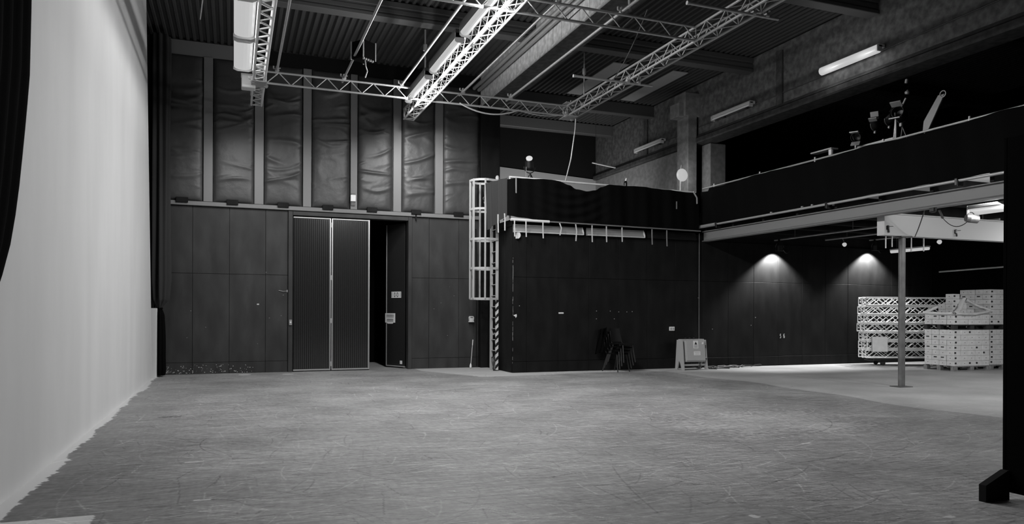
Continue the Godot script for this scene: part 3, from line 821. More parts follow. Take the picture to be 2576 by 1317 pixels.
	# lamps under it
	var t := thing("tube_lamp", "bright tube lamp under the mezzanine edge, cut off by the black flat", "lamp", Vector3(12.3, 3.3, -9.25))
	obj("housing", span(S(), Vector3(-0.1, 0.06, 0), Vector3(0.1, 0.12, 1.7), 0.01).commit(), M.steel_dark, t)
	obj("tube_cover", tube(S(), Vector3(0, 0.02, 0.03), Vector3(0, 0.02, 1.67), 0.075, 12).commit(), M.glow_tube, t)
	obj("end_cap", bx(S(), Vector3(0, 0.04, 0.0), Vector3(0.18, 0.16, 0.05), 0.01).commit(), M.white_steel, t)
	t = thing("tube_lamp", "small lit tube lamp at the back of the store, crossing behind the post", "lamp", Vector3(16.95, 3.2, -15.1))
	obj("housing", span(S(), Vector3(-0.05, 0.03, 0), Vector3(0.05, 0.07, 1.2), 0.008).commit(), M.white_steel, t)
	obj("tube_cover", tube(S(), Vector3(0, 0.0, 0.02), Vector3(0, 0.0, 1.18), 0.045, 10).commit(), M.glow_tube, t)
	for hz in [0.2, 1.0]: obj("hanger", tube(S(), Vector3(0, 0.06, hz), Vector3(0, 0.785, hz), 0.008, 5).commit(), M.steel_dark, t)
	for i in 2:  # two unseen lamps added to brighten the store floor and cartons
		t = thing("tube_lamp", "added unseen tube lamp under the mezzanine beyond the black flat, %s one" % ["farther", "nearer"][i], "lamp", Vector3(16.6, 3.62, ADDED_STORE_TUBES[i] - 0.75), 0.0, "added tube lamps under the mezzanine")
		obj("housing", span(S(), Vector3(-0.08, 0.04, 0), Vector3(0.08, 0.1, 1.5), 0.01).commit(), M.white_steel, t)
		obj("tube_cover", tube(S(), Vector3(0, 0, 0.03), Vector3(0, 0, 1.47), 0.05, 12).commit(), M.glow_tube, t)
		for hz in [0.2, 1.3]: obj("hanger", tube(S(), Vector3(0, 0.1, hz), Vector3(0, 0.365, hz), 0.008, 5).commit(), M.steel_dark, t)
	# conduits that run under the slab
	var pl := [["leftmost of the pipes under the mezzanine, carrying the first spotlight", 14.35, 3.56, -16.7, 5.2], ["middle pipe under the mezzanine, carrying the mini spotlight", 16.2, 3.64, -16.7, 5.2], ["third pipe under the mezzanine, carrying the second spotlight", 17.9, 3.7, -16.7, 5.4]]
	for p in pl:
		var pp := thing("conduit", "steel pipe, " + p[0], "pipe", Vector3(p[1], p[2], p[3]), 0.0, "pipes under the mezzanine")
		obj("pipe", tube(S(), Vector3.ZERO, Vector3(0, 0, p[4]), 0.025, 8).commit(), M.alu_dull, pp)
		for hz in [0.8, 2.8, 4.8]: obj("hanger", tube(S(), Vector3(0, 0, hz), Vector3(0, 3.985 - p[2], hz), 0.008, 5).commit(), M.steel_dark, pp)
	tag(obj("conduit", rope(S(), [Vector3(20.55, 2.8, -16.5), Vector3(20.55, 2.85, -14.0), Vector3(20.55, 2.9, -9.0)], 0.025, 8).commit(), M.white_steel), "pale pipe along the black side wall above the pallets", "pipe")
	# hooks below the cross beam
	for hx in [[13.05, 0.3, "just right of the post"], [13.4, 0.28, "second to the right of the post"], [12.35, 0.25, "at the beam's left end"], [12.52, 0.22, "just left of the post"]]:
		tag(obj("hook", tube(S(), Vector3(hx[0], 3.075, -11.12), Vector3(hx[0], 3.07 - hx[1], -11.12), 0.014, 6).commit(), M.alu_dull), "short steel hook under the white cross beam, " + hx[2], "hook", "hooks under the cross beam")
	tag(obj("cable", rope(S(), sag(Vector3(12.0, 3.55, -9.9), Vector3(12.95, 3.06, -10.95), 0.04), 0.01).commit(), M.black_plastic), "thin black cable slanting across the white cross beam", "cable")
	var cl := thing("cable_gland", "black clamp and cable bunch on the edge beam by the bright tube", "clamp", Vector3(11.98, 3.43, -9.75))
	obj("body", bx(S(), Vector3(0, -0.03, 0), Vector3(0.08, 0.1, 0.12), 0.02).commit(), M.black_metal, cl)
	obj("plug", tube(S(), Vector3(0.03, -0.05, 0.1), Vector3(0.05, -0.2, 0.16), 0.022, 8).commit(), M.black_plastic, cl)
	obj("loop", rope(S(), sag(Vector3(0.05, -0.2, 0.16), Vector3(0.28, -0.25, 0.5), 0.14), 0.008).commit(), M.black_plastic, cl)
	var pc := thing("spot_lamp", "black cylinder lamp hanging beside the bright tube under the mezzanine", "lamp", Vector3(12.1, 3.22, -9.2))
	obj("can", lathe(S(), Vector3(0, -0.03, 0), Vector3(0.9, -0.1, 0.42), [[0.0, 0.0], [0.06, 0.0], [0.075, 0.06], [0.075, 0.2], [0.0, 0.2]]).commit(), M.steel_dark, pc)
	obj("yoke", ring(S(), Vector3(0.08, -0.03, 0.04), Vector3(0, 0, 1), 0.1, 0.008, 0.0, PI, 10, 5).commit(), M.black_metal, pc)

# ------------------------------------------------------------------ white wall side
func build_cyc_side():
	var st := S()
	var p := [Vector3(-1.67, 0, -17.9), Vector3(-1.67, 7.85, -16.46), Vector3(-1.67, 7.85, 3.0), Vector3(-1.67, 0, 3.0)]
	var d := Vector3(-0.12, 0, 0)
	quad(st, p[0], p[1], p[2], p[3], Vector3(1, 0, 0)); quad(st, p[0] + d, p[1] + d, p[2] + d, p[3] + d, Vector3(-1, 0, 0))
	quad(st, p[0], p[1], p[1] + d, p[0] + d, Vector3(0, 0, -1)); quad(st, p[1], p[2], p[2] + d, p[1] + d, Vector3(0, 1, 0))
	struct("wall_left", st.commit(), M.white_paint, "tall white painted cyclorama wall along the left side", "wall")
	# white board that closes the foot of the wall's end
	struct("trim_12", span(S(), Vector3(-1.78, 0, -18.35), Vector3(-1.6, 1.55, -18.0), 0.004).commit(), M.white_paint, "narrow white board closing the foot of the cyclorama's far end", "trim")
	# gathered drape at the far end of the white wall
	var dr := thing("stage_drape", "tall black drape gathered and tied at the far end of the white wall", "drape", Vector3(-1.56, 0, -18.3))
	var prof := [[7.7, 0.2], [6.7, 0.2], [5.9, 0.19], [4.5, 0.19], [3.1, 0.19], [2.2, 0.2], [1.75, 0.17], [1.6, 0.07], [1.54, 0.045]]
	var tail := [[1.54, 0.045], [1.4, 0.085], [1.0, 0.105], [0.78, 0.11], [0.45, 0.11], [0.15, 0.12], [0.03, 0.1]]
	var cloth := func(pr: Array, seed_: float) -> ArrayMesh:
		return sheet(72, 40, func(u: float, v: float) -> Vector3:
			var t := v * (pr.size() - 1.001); var i := int(t); var fr := t - i
			var y := lerpf(pr[i][0], pr[i + 1][0], fr); var r := lerpf(pr[i][1], pr[i + 1][1], fr)
			var a := -u * TAU
			var rr := r * (1.0 + 0.16 * sin(a * 9.0 + seed_) + 0.08 * sin(a * 5.0 + y * 0.6))
			return Vector3(cos(a) * rr, y, sin(a) * rr * 1.2))
	obj("upper_cloth", cloth.call(prof, 0.3), M.lit_black_drape, dr)
	obj("hanging_tail", cloth.call(tail, 1.7), M.black_drape, dr)
	obj("tie", ring(S(), Vector3(0, 1.55, 0), Vector3.UP, 0.055, 0.018, 0, TAU, 14, 6).commit(), M.black_drape, dr)

# ------------------------------------------------------------------ trusses
func truss(t: Node3D, L: float, w: float, box: bool, m: Material, bay := 0.25, loose := true, rad := 0.024):
	# along local +z from 0 to L; box truss w x w, or a two-chord ladder in the xy plane
	var chord := tube(S(), Vector3.ZERO, Vector3(0, 0, L), rad, 8).commit()
	var cs := [Vector2(0, 0), Vector2(0, w)] if not box else [Vector2(-w / 2, 0), Vector2(w / 2, 0), Vector2(w / 2, w), Vector2(-w / 2, w)]
	for c in cs: obj("chord", chord, m, t, Transform3D(Basis(), Vector3(c.x, c.y, 0)))
	var n := int(round(L / bay)); var b := L / n
	var diag := Vector3(0, w, b).length()
	var br := tube(S(), Vector3.ZERO, Vector3(0, 0, diag), 0.011, 6, -1.0, false).commit()
	var bt := tube(S(), Vector3.ZERO, Vector3(0, 0, w), 0.011, 6, -1.0, false).commit()
	var faces := [[0, 1]] if not box else [[0, 1], [1, 2], [2, 3], [3, 0]]
	var bulk := S()
	for fc in faces.size():
		if not loose and fc % 2 == 0: continue
		var A: Vector2 = cs[faces[fc][0]]; var B: Vector2 = cs[faces[fc][1]]
		for k in n:
			var p := Vector3(A.x, A.y, k * b); var q := Vector3(B.x, B.y, (k + 1) * b)
			if (k + fc) % 2: p = Vector3(B.x, B.y, k * b); q = Vector3(A.x, A.y, (k + 1) * b)
			if loose: obj("brace", br, m, t, Transform3D(frame_of(q - p), p))
			else: tube(bulk, p, q, 0.011, 5, -1.0, false)
		for zz in [0.0, L]:
			var p := Vector3(A.x, A.y, zz); var q := Vector3(B.x, B.y, zz)
			if loose: obj("end_brace", bt, m, t, Transform3D(frame_of(q - p), p))
			else: tube(bulk, p, q, 0.013, 5, -1.0, false)
	if not loose: obj("lacing", bulk.commit(), m, t).set_meta("kind", "stuff")

func clamp_shape() -> SurfaceTool:
	var st := S()
	tube(st, Vector3(0, 0, -0.03), Vector3(0, 0, 0.03), 0.045, 10); bx(st, Vector3(0, 0.05, 0), Vector3(0.05, 0.08, 0.05), 0.01)
	tube(st, Vector3(-0.07, 0.03, 0), Vector3(0.07, 0.06, 0), 0.012, 6); bx(st, Vector3(-0.07, 0.06, 0), Vector3(0.03, 0.06, 0.03), 0.006)
	return st

func build_trusses():
	var w := 0.24; var y := 6.2
	var left := thing("truss", "aluminium box truss nearest the white wall, running away from the camera", "truss", Vector3(0.475, y, -17.7), 0.0, "hung lighting trusses")
	truss(left, 13.5, 0.22, true, M.white_steel, 0.2)  # white in place of aluminium, standing for the lamplight on it
	var mid := thing("truss", "aluminium box truss carrying the bright lamp banks over the middle", "truss", Vector3(4.0, y, -17.62), 0.0, "hung lighting trusses")
	truss(mid, 13.5, w, true, M.alu, 0.22)
	var right := thing("truss", "aluminium box truss on the right of the hung frame, unlit", "truss", Vector3(7.58, y, -16.1), 0.0, "hung lighting trusses")
	truss(right, 12.0, w, true, M.alu_dull, 0.27)
	var c1 := thing("truss", "ladder truss crossing the hall in front of the vinyl blankets", "truss", Vector3(0.62, y, -15.89), PI / 2, "hung lighting trusses")
	truss(c1, 6.85, w, false, M.alu, 0.245)
	var c2 := thing("truss", "nearer ladder truss crossing at the top of the view", "truss", Vector3(0.62, y, -10.68), PI / 2, "hung lighting trusses")
	truss(c2, 6.85, w, false, M.alu, 0.245)
	# corner plates and clamps where they meet
	var corner := ["at the hung frame's corner by the broad lamp trays", "at the hung frame's corner by the dangling pale cable"]
	for i in 2:
		var t := thing("corner_block", "metal coupling plates, " + corner[i], "coupling", Vector3([0.475, 7.5][i], y, -15.9))
		for py in [-0.035, 0.275]: obj("plate", bx(S(), Vector3(0.0, py, 0), Vector3(0.3, 0.02, 0.42), 0.005).commit(), M.alu_dull, t)
		for k in 3: obj("clamp", clamp_shape().commit(), M.alu_dull, t, Transform3D(Basis(), Vector3([-0.12, 0.14, 0.05][k], [-0.02, -0.03, 0.24][k], [0.12, -0.1, 0.18][k])))
	# pipes laid across the two ladder trusses
	var px := [0.83, 2.2, 3.45, 4.86, 6.02]
	var pn := ["beside the left box truss", "the one carrying the black lantern box", "just left of the bright lamp banks", "just right of the bright lamp banks", "under the concrete beam"]
	for i in px.size():
		var t := thing("scaffold_pipe", "scaffold pipe laid over the ladder trusses, " + pn[i], "pipe", Vector3(px[i], y + w + 0.055, -16.2), 0.0, "pipes over the trusses")
		obj("pipe", tube(S(), Vector3.ZERO, Vector3(0, 0, 12.0), 0.025, 8).commit(), M.alu if i < 4 else M.alu_dull, t)
		for cz in [0.3, 5.5]: obj("clamp", clamp_shape().commit(), M.alu_dull, t, Transform3D(Basis(), Vector3(0, -0.01, cz)))
	for q in [[6.23, 8.0, 6.13, -12.95, "farther pipe crossing under the right-hand truss"], [6.34, 8.02, 6.13, -9.27, "nearer pipe crossing under the right-hand truss"]]:
		var t := thing("scaffold_pipe", q[4], "pipe", Vector3(q[0], q[2], q[3]), PI / 2, "pipes under the right truss")
		obj("pipe", tube(S(), Vector3.ZERO, Vector3(0, 0, q[1] - q[0]), 0.025, 8).commit(), M.alu_dull, t)
		for cz in [1.2, 1.45]: obj("clamp", clamp_shape().commit(), M.alu_dull, t, Transform3D(Basis(), Vector3(0, 0.03, cz)))
		obj("cap", tube(S(), Vector3(0, 0, -0.02), Vector3(0, 0, 0.02), 0.032, 8).commit(), M.alu_dull, t)
	# black lantern box on the second pipe
	var lb := thing("lantern_box", "black cubic lantern box with pale edges hung on a scaffold pipe", "lantern", Vector3(2.37, 6.42, -14.45), 0.62)
	obj("body", bx(S(), Vector3(0, 0.18, 0), Vector3(0.32, 0.34, 0.32), 0.01).commit(), M.soot_black, lb)
	for sx in [-1.0, 1.0]:
		for sz in [-1.0, 1.0]: obj("edge_post", bx(S(), Vector3(sx * 0.165, 0.18, sz * 0.165), Vector3(0.022, 0.36, 0.022), 0.004).commit(), M.alu_dull, lb)
	var st := S()
	for k in 5: bx(st, Vector3(-0.12 + k * 0.06, -0.01, 0.13), Vector3(0.025, 0.04, 0.04), 0.004)
	obj("lamp_socket", st.commit(), M.alu_dull, lb)
	obj("hook", tube(S(), Vector3(0, 0.36, 0), Vector3(0, 0.3, -0.05), 0.03, 8).commit(), M.alu_dull, lb)
	obj("tail_cable", rope(S(), [Vector3(0, 0, 0.05), Vector3(0.01, -0.12, 0.06), Vector3(0.06, -0.2, 0.05), Vector3(0.0, -0.34, 0.05)], 0.012).commit(), M.alu_dull, lb)
	# lamp banks on the centre truss
	var bn := ["farthest", "second farthest", "third farthest", "second nearest", "nearest"]
	for i in CENTRE_BANKS.size():
		var t := thing("lamp_bank", "long glowing lamp bank on the side of the middle truss, the %s one" % bn[i], "lamp bank", Vector3(3.72, 6.28, CENTRE_BANKS[i] - 0.92), 0.0, "lamp banks on the middle truss")
		bank(t, 1.84, 0.17, 0.16)
	for i in CYC_BANKS.size():
		var t := thing("lamp_bank", "broad glowing lamp tray facing the white wall, the %s one" % bn[i], "lamp bank", Vector3(0.16, 6.4, CYC_BANKS[i] - 0.86), 0.0, "lamp trays beside the left truss")
		bank(t, 1.72, 0.36, 0.12)
	# dimmer box at the corner
	var db := thing("dimmer_box", "white box fixed at the left truss corner below the lamp trays", "box", Vector3(0.27, 6.2, -16.15))
	obj("body", span(S(), Vector3(-0.13, -0.1, -0.1), Vector3(0.14, 0.16, 0.16), 0.012).commit(), M.white_steel, db)
	obj("lid", span(S(), Vector3(-0.14, 0.16, -0.11), Vector3(0.15, 0.18, 0.17), 0.005).commit(), M.white_steel, db)
	# cables
	tag(obj("cable", rope(S(), sag(Vector3(4.75, 6.2, -15.8), Vector3(6.2, 6.2, -15.85), 0.17, 14), 0.018).commit(), M.alu_dull), "thick cable looping below the far ladder truss beside the concrete beam", "cable")
	tag(obj("cable", rope(S(), sag(Vector3(6.2, 6.2, -15.85), Vector3(7.3, 6.2, -15.9), 0.06, 10), 0.012).commit(), M.alu_dull), "thin cable sagging under the right end of the far ladder truss", "cable")
	tag(obj("cable", rope(S(), [Vector3(7.7, 6.2, -15.9), Vector3(7.69, 5.9, -15.92), Vector3(7.62, 5.2, -16.0), Vector3(7.57, 4.7, -16.2)], 0.016).commit(), M.alu_dull), "pale cable dropping from the right truss corner to the railing", "cable")
	tag(obj("cable", rope(S(), sag(Vector3(7.46, 6.25, -14.5), Vector3(7.0, 7.0, -11.5), 0.3, 12), 0.01).commit(), M.steel_dark), "thin dark cable rising beside the right-hand truss", "cable")
	tag(obj("strap", rope(S(), [Vector3(6.15, 6.5, -10.66), Vector3(6.05, 6.9, -10.5), Vector3(5.95, 7.45, -10.4)], 0.03, 4).commit(), M.grey_plastic), "grey lifting strap holding up the nearer ladder truss", "strap")

func bank(t: Node3D, L: float, w: float, h: float):
	for z in [0.3, L - 0.34]: obj("hanger", span(S(), Vector3(0, 0.05 + h, z), Vector3(0.28 if w > 0.3 else 0.3, 0.07 + h, z + 0.04), 0.004).commit(), M.white_steel, t)
	obj("housing", span(S(), Vector3(-w / 2, 0.05, 0), Vector3(w / 2, 0.05 + h, L), 0.01).commit(), M.steel_dark, t)
	var prof := PackedVector2Array()
	for k in 9:
		var a := PI + PI * k / 8.0
		prof.append(Vector2(cos(a) * w * 0.47, sin(a) * 0.06 + 0.05))
	obj("diffuser", extrude(S(), prof, Vector3(0, 0, 0.04), Vector3.RIGHT, Vector3.UP, Vector3(0, 0, L - 0.08)).commit(), M.glow_bank, t)
	obj("end_plate", extrude(S(), PackedVector2Array([Vector2(-w / 2, 0.14), Vector2(-w / 2, 0.0), Vector2(-w * 0.3, -0.03), Vector2(w * 0.3, -0.03), Vector2(w / 2, 0.0), Vector2(w / 2, 0.14)]), Vector3(0, 0, 0), Vector3.RIGHT, Vector3.UP, Vector3(0, 0, 0.02)).commit(), M.white_steel, t)
	obj("end_plate", extrude(S(), PackedVector2Array([Vector2(-w / 2, 0.14), Vector2(-w / 2, 0.0), Vector2(-w * 0.3, -0.03), Vector2(w * 0.3, -0.03), Vector2(w / 2, 0.0), Vector2(w / 2, 0.14)]), Vector3(0, 0, L - 0.02), Vector3.RIGHT, Vector3.UP, Vector3(0, 0, 0.02)).commit(), M.white_steel, t)

# ------------------------------------------------------------------ ladder with cage
func build_ladder():
	var x := 6.27; var z0 := -17.93; var z1 := -17.5
	var t := thing("caged_ladder", "white fixed ladder with hooped safety cage beside the partition", "ladder", Vector3(x, 0, (z0 + z1) / 2))
	var hz := (z1 - z0) / 2
	obj("stile", span(S(), Vector3(-0.035, 0, -hz - 0.03), Vector3(0.035, 4.86, -hz + 0.03), 0.006).commit(), M.ladder_paint, t)
	obj("stile", span(S(), Vector3(-0.035, 1.8, hz - 0.03), Vector3(0.035, 4.92, hz + 0.03), 0.006).commit(), M.ladder_paint, t)
	obj("striped_stile", span(S(), Vector3(-0.036, 0.02, hz - 0.031), Vector3(0.036, 1.8, hz + 0.031), 0.004).commit(), M.hazard, t)
	var rung := tube(S(), Vector3(0, 0, -hz), Vector3(0, 0, hz), 0.013, 6, -1.0, false).commit()
	for k in 17: obj("rung", rung, M.ladder_paint, t, Transform3D(Basis(), Vector3(0, 0.22 + 0.282 * k, 0)))
	var pts := []
	for k in 15:                                     # hoop: from one stile out and back to the other
		var a := PI * k / 14.0
		pts.append(Vector3(-0.28 - 0.36 * sin(a), 0, -0.34 * cos(a)))
	pts.push_front(Vector3(0, 0, -hz - 0.05)); pts.append(Vector3(0, 0, hz + 0.05))
	var hoop := S()
	for i in pts.size() - 1:
		var a: Vector3 = pts[i]; var b: Vector3 = pts[i + 1]
		var f := frame_of(b - a)
		bx(hoop, (a + b) / 2, Vector3(0.012, 0.055, (b - a).length() + 0.012), 0.0, Basis(f.z.cross(Vector3.UP).normalized(), Vector3.UP, f.z))
	var hm := hoop.commit()
	for y in [1.83, 2.6, 3.34, 4.1, 4.83]: obj("hoop", hm, M.ladder_paint, t, Transform3D(Basis(), Vector3(0, y, 0)))
	for k in [1, 4, 7, 10, 14]:
		var p: Vector3 = pts[k + 0]
		obj("cage_bar", span(S(), Vector3(p.x - 0.02, 1.82, p.z - 0.02), Vector3(p.x + 0.02, 4.86, p.z + 0.02), 0.004).commit(), M.ladder_paint, t)
	for y in [0.9, 2.6, 4.2]:
		obj("wall_bracket", span(S(), Vector3(0.0, y, -hz - 0.02), Vector3(0.125, y + 0.05, -hz + 0.02)).commit(), M.ladder_paint, t)
	obj("top_knuckle", lathe(S(), Vector3(0, 4.86, hz), Vector3.UP, [[0.0, -0.02], [0.05, 0.0], [0.05, 0.06], [0.03, 0.1], [0.0, 0.11]], 10).commit(), M.ladder_paint, t)
	# things round the ladder's foot and inside the cage
	var c := thing("cable_coil", "coil of dark cable looped behind the ladder's foot", "cable", Vector3(6.3, 0.17, -17.7))
	var st := S()
	for k in 5: ring(st, Vector3(-0.02 * k, 0.0, 0.03 * k), Vector3(0.9, 0.15 * k - 0.3, 0.5), 0.16 + 0.02 * (k % 3), 0.012, 0, TAU, 18, 5)
	obj("loops", st.commit(), M.steel_dark, c)
	tag(obj("float_bulb", lathe(S(), Vector3(6.28, 0.02, -17.66), Vector3.UP, [[0.0, 0.0], [0.05, 0.02], [0.065, 0.08], [0.04, 0.14], [0.015, 0.18], [0.0, 0.18]], 12).commit(), M.white_plastic), "pale bulb-shaped plug on the floor between the ladder's stiles", "plug")
	tag(obj("cable", rope(S(), [Vector3(6.08, 0.05, -18.55), Vector3(6.05, 1.0, -18.5), Vector3(6.06, 2.4, -18.5), Vector3(6.02, 3.7, -18.5)], 0.015).commit(), M.matt_black), "black cable running up the wall behind the ladder cage", "cable")
	var sh := thing("shackle", "dark shackle and sling hanging inside the top of the ladder cage", "shackle", Vector3(6.02, 4.3, -17.75))
	obj("sling", rope(S(), [Vector3(-0.05, 0.4, 0), Vector3(0.0, 0.15, 0), Vector3(0.05, 0.4, 0)], 0.014, 6).commit(), M.black_plastic, sh)
	obj("bow", ring(S(), Vector3(0, 0.1, 0), Vector3(0, 0, 1), 0.045, 0.012, 0, TAU, 14, 6).commit(), M.steel_dark, sh)
	obj("pin", tube(S(), Vector3(-0.02, 0.02, 0), Vector3(0.03, -0.14, 0), 0.014, 6).commit(), M.grey_plastic, sh)

# ------------------------------------------------------------------ drape, trunking and kit on the boxed-in room
func build_block_dressing():
	var z := -16.68
	var tops := [[6.2, 4.72], [6.5, 4.77], [7.35, 4.79], [7.6, 4.77], [7.85, 4.68], [8.1, 4.6], [8.35, 4.56], [8.6, 4.6], [8.8, 4.7], [9.0, 4.77], [9.8, 4.78], [11.7, 4.72]]
	var bots := [[6.2, 3.84], [6.5, 3.8], [7.4, 3.74], [8.7, 3.72], [9.9, 3.7], [11.7, 3.72]]
	var at := func(tb: Array, x: float) -> float:
		for i in tb.size() - 1:
			if x <= tb[i + 1][0]: return lerpf(tb[i][1], tb[i + 1][1], smoothstep(tb[i][0], tb[i + 1][0], x))
		return tb[-1][1]
	var f := func(u: float, v: float) -> Vector3:
		var x := lerpf(6.2, 11.72, u)
		var lo: float = at.call(bots, x); var hi: float = at.call(tops, x)
		var y := lerpf(lo, hi, v)
		# swags: sagging folds strung between about x = 6.9 and 9.1
		var s := clampf((x - 6.5) / 2.6, 0.0, 1.0); var env := sin(PI * s)
		var ph := (y + 1.0 * env * 0.45) * 26.0
		var d := 0.022 * env * sin(ph) + 0.03 * sin(x * 7.0 + v) * (1.0 - env) + 0.012 * sin(x * 17.0)
		return Vector3(x, y, z + 0.06 + d + 0.04 * (1.0 - v))
	tag(obj("railing_drape", sheet(150, 40, f, 0.004), M.black_drape), "black cloth swagged along the railing above the partition", "drape")
	var g := func(u: float, v: float) -> Vector3:
		var q := Vector3(6.2, 0, z + 0.06).lerp(Vector3(5.95, 0, -17.35), u)
		var hi := lerpf(4.76, 4.72, u); var lo := lerpf(3.86, 3.55, pow(u, 0.8))
		return Vector3(q.x + 0.03 * sin(u * 16.0) + 0.05 * (1.0 - v) * u * -1.0, lerpf(lo, hi, 1.0 - v), q.z + 0.02 * cos(u * 19.0))
	tag(obj("railing_drape", sheet(30, 16, g, 0.004), M.lit_black_drape), "end fold of dark cloth wrapping the corner beside the ladder", "drape")
	var rl := thing("guard_rail", "pale tube guard rail behind the swagged black cloth", "rail", Vector3(6.3, 3.78, -16.72))
	obj("top_tube", tube(S(), Vector3(0, 1.02, 0), Vector3(5.4, 0.965, 0), 0.026, 10).commit(), M.white_steel, rl)
	for px in [0.02, 1.35, 2.7, 4.05, 5.35]: obj("post", tube(S(), Vector3(px, 0, 0), Vector3(px, 1.0, 0), 0.024, 8).commit(), M.alu_dull, rl)
	var rr := thing("guard_rail", "rear tube rail standing on the flat roof behind the cloth", "rail", Vector3(6.6, 3.78, -19.2))
	obj("top_tube", tube(S(), Vector3(0, 1.0, 0), Vector3(5.0, 0.98, 0), 0.024, 8).commit(), M.alu_dull, rr)
	for px in [0.1, 1.7, 3.3, 4.9]: obj("post", tube(S(), Vector3(px, 0, 0), Vector3(px, 1.0, 0), 0.022, 8).commit(), M.alu_dull, rr)
	var ht := thing("rail_tube", "tube along the hem of the swagged black cloth, white sleeve at its left", "rail", Vector3(6.3, 3.74, z + 0.13))
	obj("tube", tube(S(), Vector3.ZERO, Vector3(5.45, -0.05, 0), 0.018, 8).commit(), M.stud_grey, ht)
	obj("white_sleeve", tube(S(), Vector3(-0.02, 0.0, 0.0), Vector3(1.0, -0.01, 0), 0.034, 10).commit(), M.white_steel, ht)
	# trunking
	var tr := [[6.42, 8.31, "left-hand length of pale trunking under the black cloth"], [8.42, 10.1, "middle length of pale trunking under the black cloth"], [10.2, 11.72, "right-hand length of trunking under the black cloth, shade put into its colour"]]
	for i in 3:
		var prof := PackedVector2Array([Vector2(0, 0), Vector2(0.07, -0.005), Vector2(0.1, 0.02), Vector2(0.075, 0.055), Vector2(0.04, 0.1), Vector2(0.025, 0.2), Vector2(0, 0.2)])
		var x0: float = tr[i][0]; var x1: float = tr[i][1]
		var t := thing("trunking", tr[i][2], "trunking", Vector3(x0, 3.455, -16.77), 0.0, "trunking along the partition")
		obj("channel", extrude(S(), prof, Vector3(0, 0, 0), Vector3(0, 0, 1), Vector3(0, 1, 0), Vector3(x1 - x0, 0, 0)).commit(), M.trunking_paint if i < 2 else M.dark_wall_paint, t)  # right-hand length coloured dark to stand for shade
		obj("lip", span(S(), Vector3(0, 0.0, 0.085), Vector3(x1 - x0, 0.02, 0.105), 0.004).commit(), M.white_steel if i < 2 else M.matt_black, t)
		if i < 2: obj("curved_end", extrude(S(), PackedVector2Array([Vector2(0, 0), Vector2(0.1, 0.0), Vector2(0.1, 0.06), Vector2(0.07, 0.13), Vector2(0.03, 0.2), Vector2(0, 0.2)]), Vector3(x1 - x0 - 0.02, 0.0, 0.0), Vector3(0, 0, 1.15), Vector3(0, 1.0, 0), Vector3(0.02, 0, 0)).commit(), M.white_steel, t)
	# dangling tape strips
	var xs := [6.08, 6.17, 6.36, 6.66, 7.11, 7.56, 8.0, 8.46, 8.87, 9.32, 10.21, 10.66]
	for i in xs.size():
		var L: float = [0.45, 0.42, 0.4, 0.39, 0.4, 0.3, 0.42, 0.42, 0.4, 0.37, 0.4, 0.42][i]
		var kink: float = [0.0, 0.01, 0.0, 0.0, 0.0, 0.05, 0.03, 0.0, 0.0, 0.0, 0.0, 0.0][i]
		var zz: float = z + 0.165 if i > 1 else [z - 0.24, z - 0.02][i]
		var top: float = 3.74 - 0.007 * i if i > 1 else 3.9
		var st := S()
		var p := [Vector3(xs[i], top, zz), Vector3(xs[i] + kink, top - L * 0.4, zz + 0.01), Vector3(xs[i] + 0.01, top - L, zz)]
		for k in 2: bx(st, (p[k] + p[k + 1]) / 2, Vector3(0.032, (p[k] - p[k + 1]).length(), 0.004), 0.0, Basis(Vector3(0, 0, 1), atan2(p[k + 1].x - p[k].x, p[k].y - p[k + 1].y)))
		var ords := ["first", "second", "third", "fourth", "fifth", "sixth", "seventh", "eighth", "ninth", "tenth", "eleventh", "last"]
		tag(obj("tape_strip", st.commit(), M.tape if i < 10 else M.grey_plastic), "pale tape strip dangling from the cloth's hem, %s from the ladder" % ords[i], "tape", "tape strips under the black cloth")
	for q in [[6.42, 4.77, 0.38, 0.0, "near the left end of the black cloth"], [11.0, 4.45, 0.2, 0.02, "on the shaded right half of the black cloth"]]:
		tag(obj("tape_strip", bx(S(), Vector3(q[0], q[1] - q[2] / 2, z + 0.11), Vector3(0.03, q[2], 0.01)).commit(), M.grey_plastic), "grey tape strip hanging from the rail " + q[4], "tape", "tape strips on the black cloth")
	tag(obj("rag", rope(S(), [Vector3(11.55, 4.72, z + 0.1), Vector3(11.62, 4.58, z + 0.14), Vector3(11.64, 4.42, z + 0.12)], 0.025, 5).commit(), M.grey_plastic), "grey rag knotted at the inner corner of the two black cloths", "rag")
	# lantern clamped over the rail
	var sl := thing("stage_lantern", "black stage lantern with pale front on bracket legs above the cloth", "lamp", Vector3(7.05, 4.82, -17.2))
	obj("can", lathe(S(), Vector3(-0.02, 0.3, 0.0), Vector3(-0.1, 1.0, 0.2), [[0.0, 0.0], [0.09, 0.0], [0.11, 0.05], [0.11, 0.2], [0.09, 0.23]], 16).commit(), M.black_metal, sl)
	obj("lens_hood", lathe(S(), Vector3(-0.05, 0.52, 0.05), Vector3(-0.3, 0.5, 0.8), [[0.0, 0.0], [0.07, 0.0], [0.085, 0.08], [0.0, 0.085]], 14).commit(), M.white_plastic, sl)
	obj("yoke", ring(S(), Vector3(-0.02, 0.36, 0), Vector3(0, 0, 1), 0.15, 0.012, PI, TAU, 12, 5).commit(), M.black_metal, sl)
	obj("leg", tube(S(), Vector3(0, 0.2, 0), Vector3(0.05, -1.0, 0.35), 0.013, 6).commit(), M.black_metal, sl)
	obj("leg", tube(S(), Vector3(0, 0.2, 0), Vector3(0.75, -1.0, -0.1), 0.013, 6).commit(), M.black_metal, sl)
	obj("leg", tube(S(), Vector3(0, 0.2, 0), Vector3(-0.65, -1.0, -0.2), 0.013, 6).commit(), M.black_metal, sl)
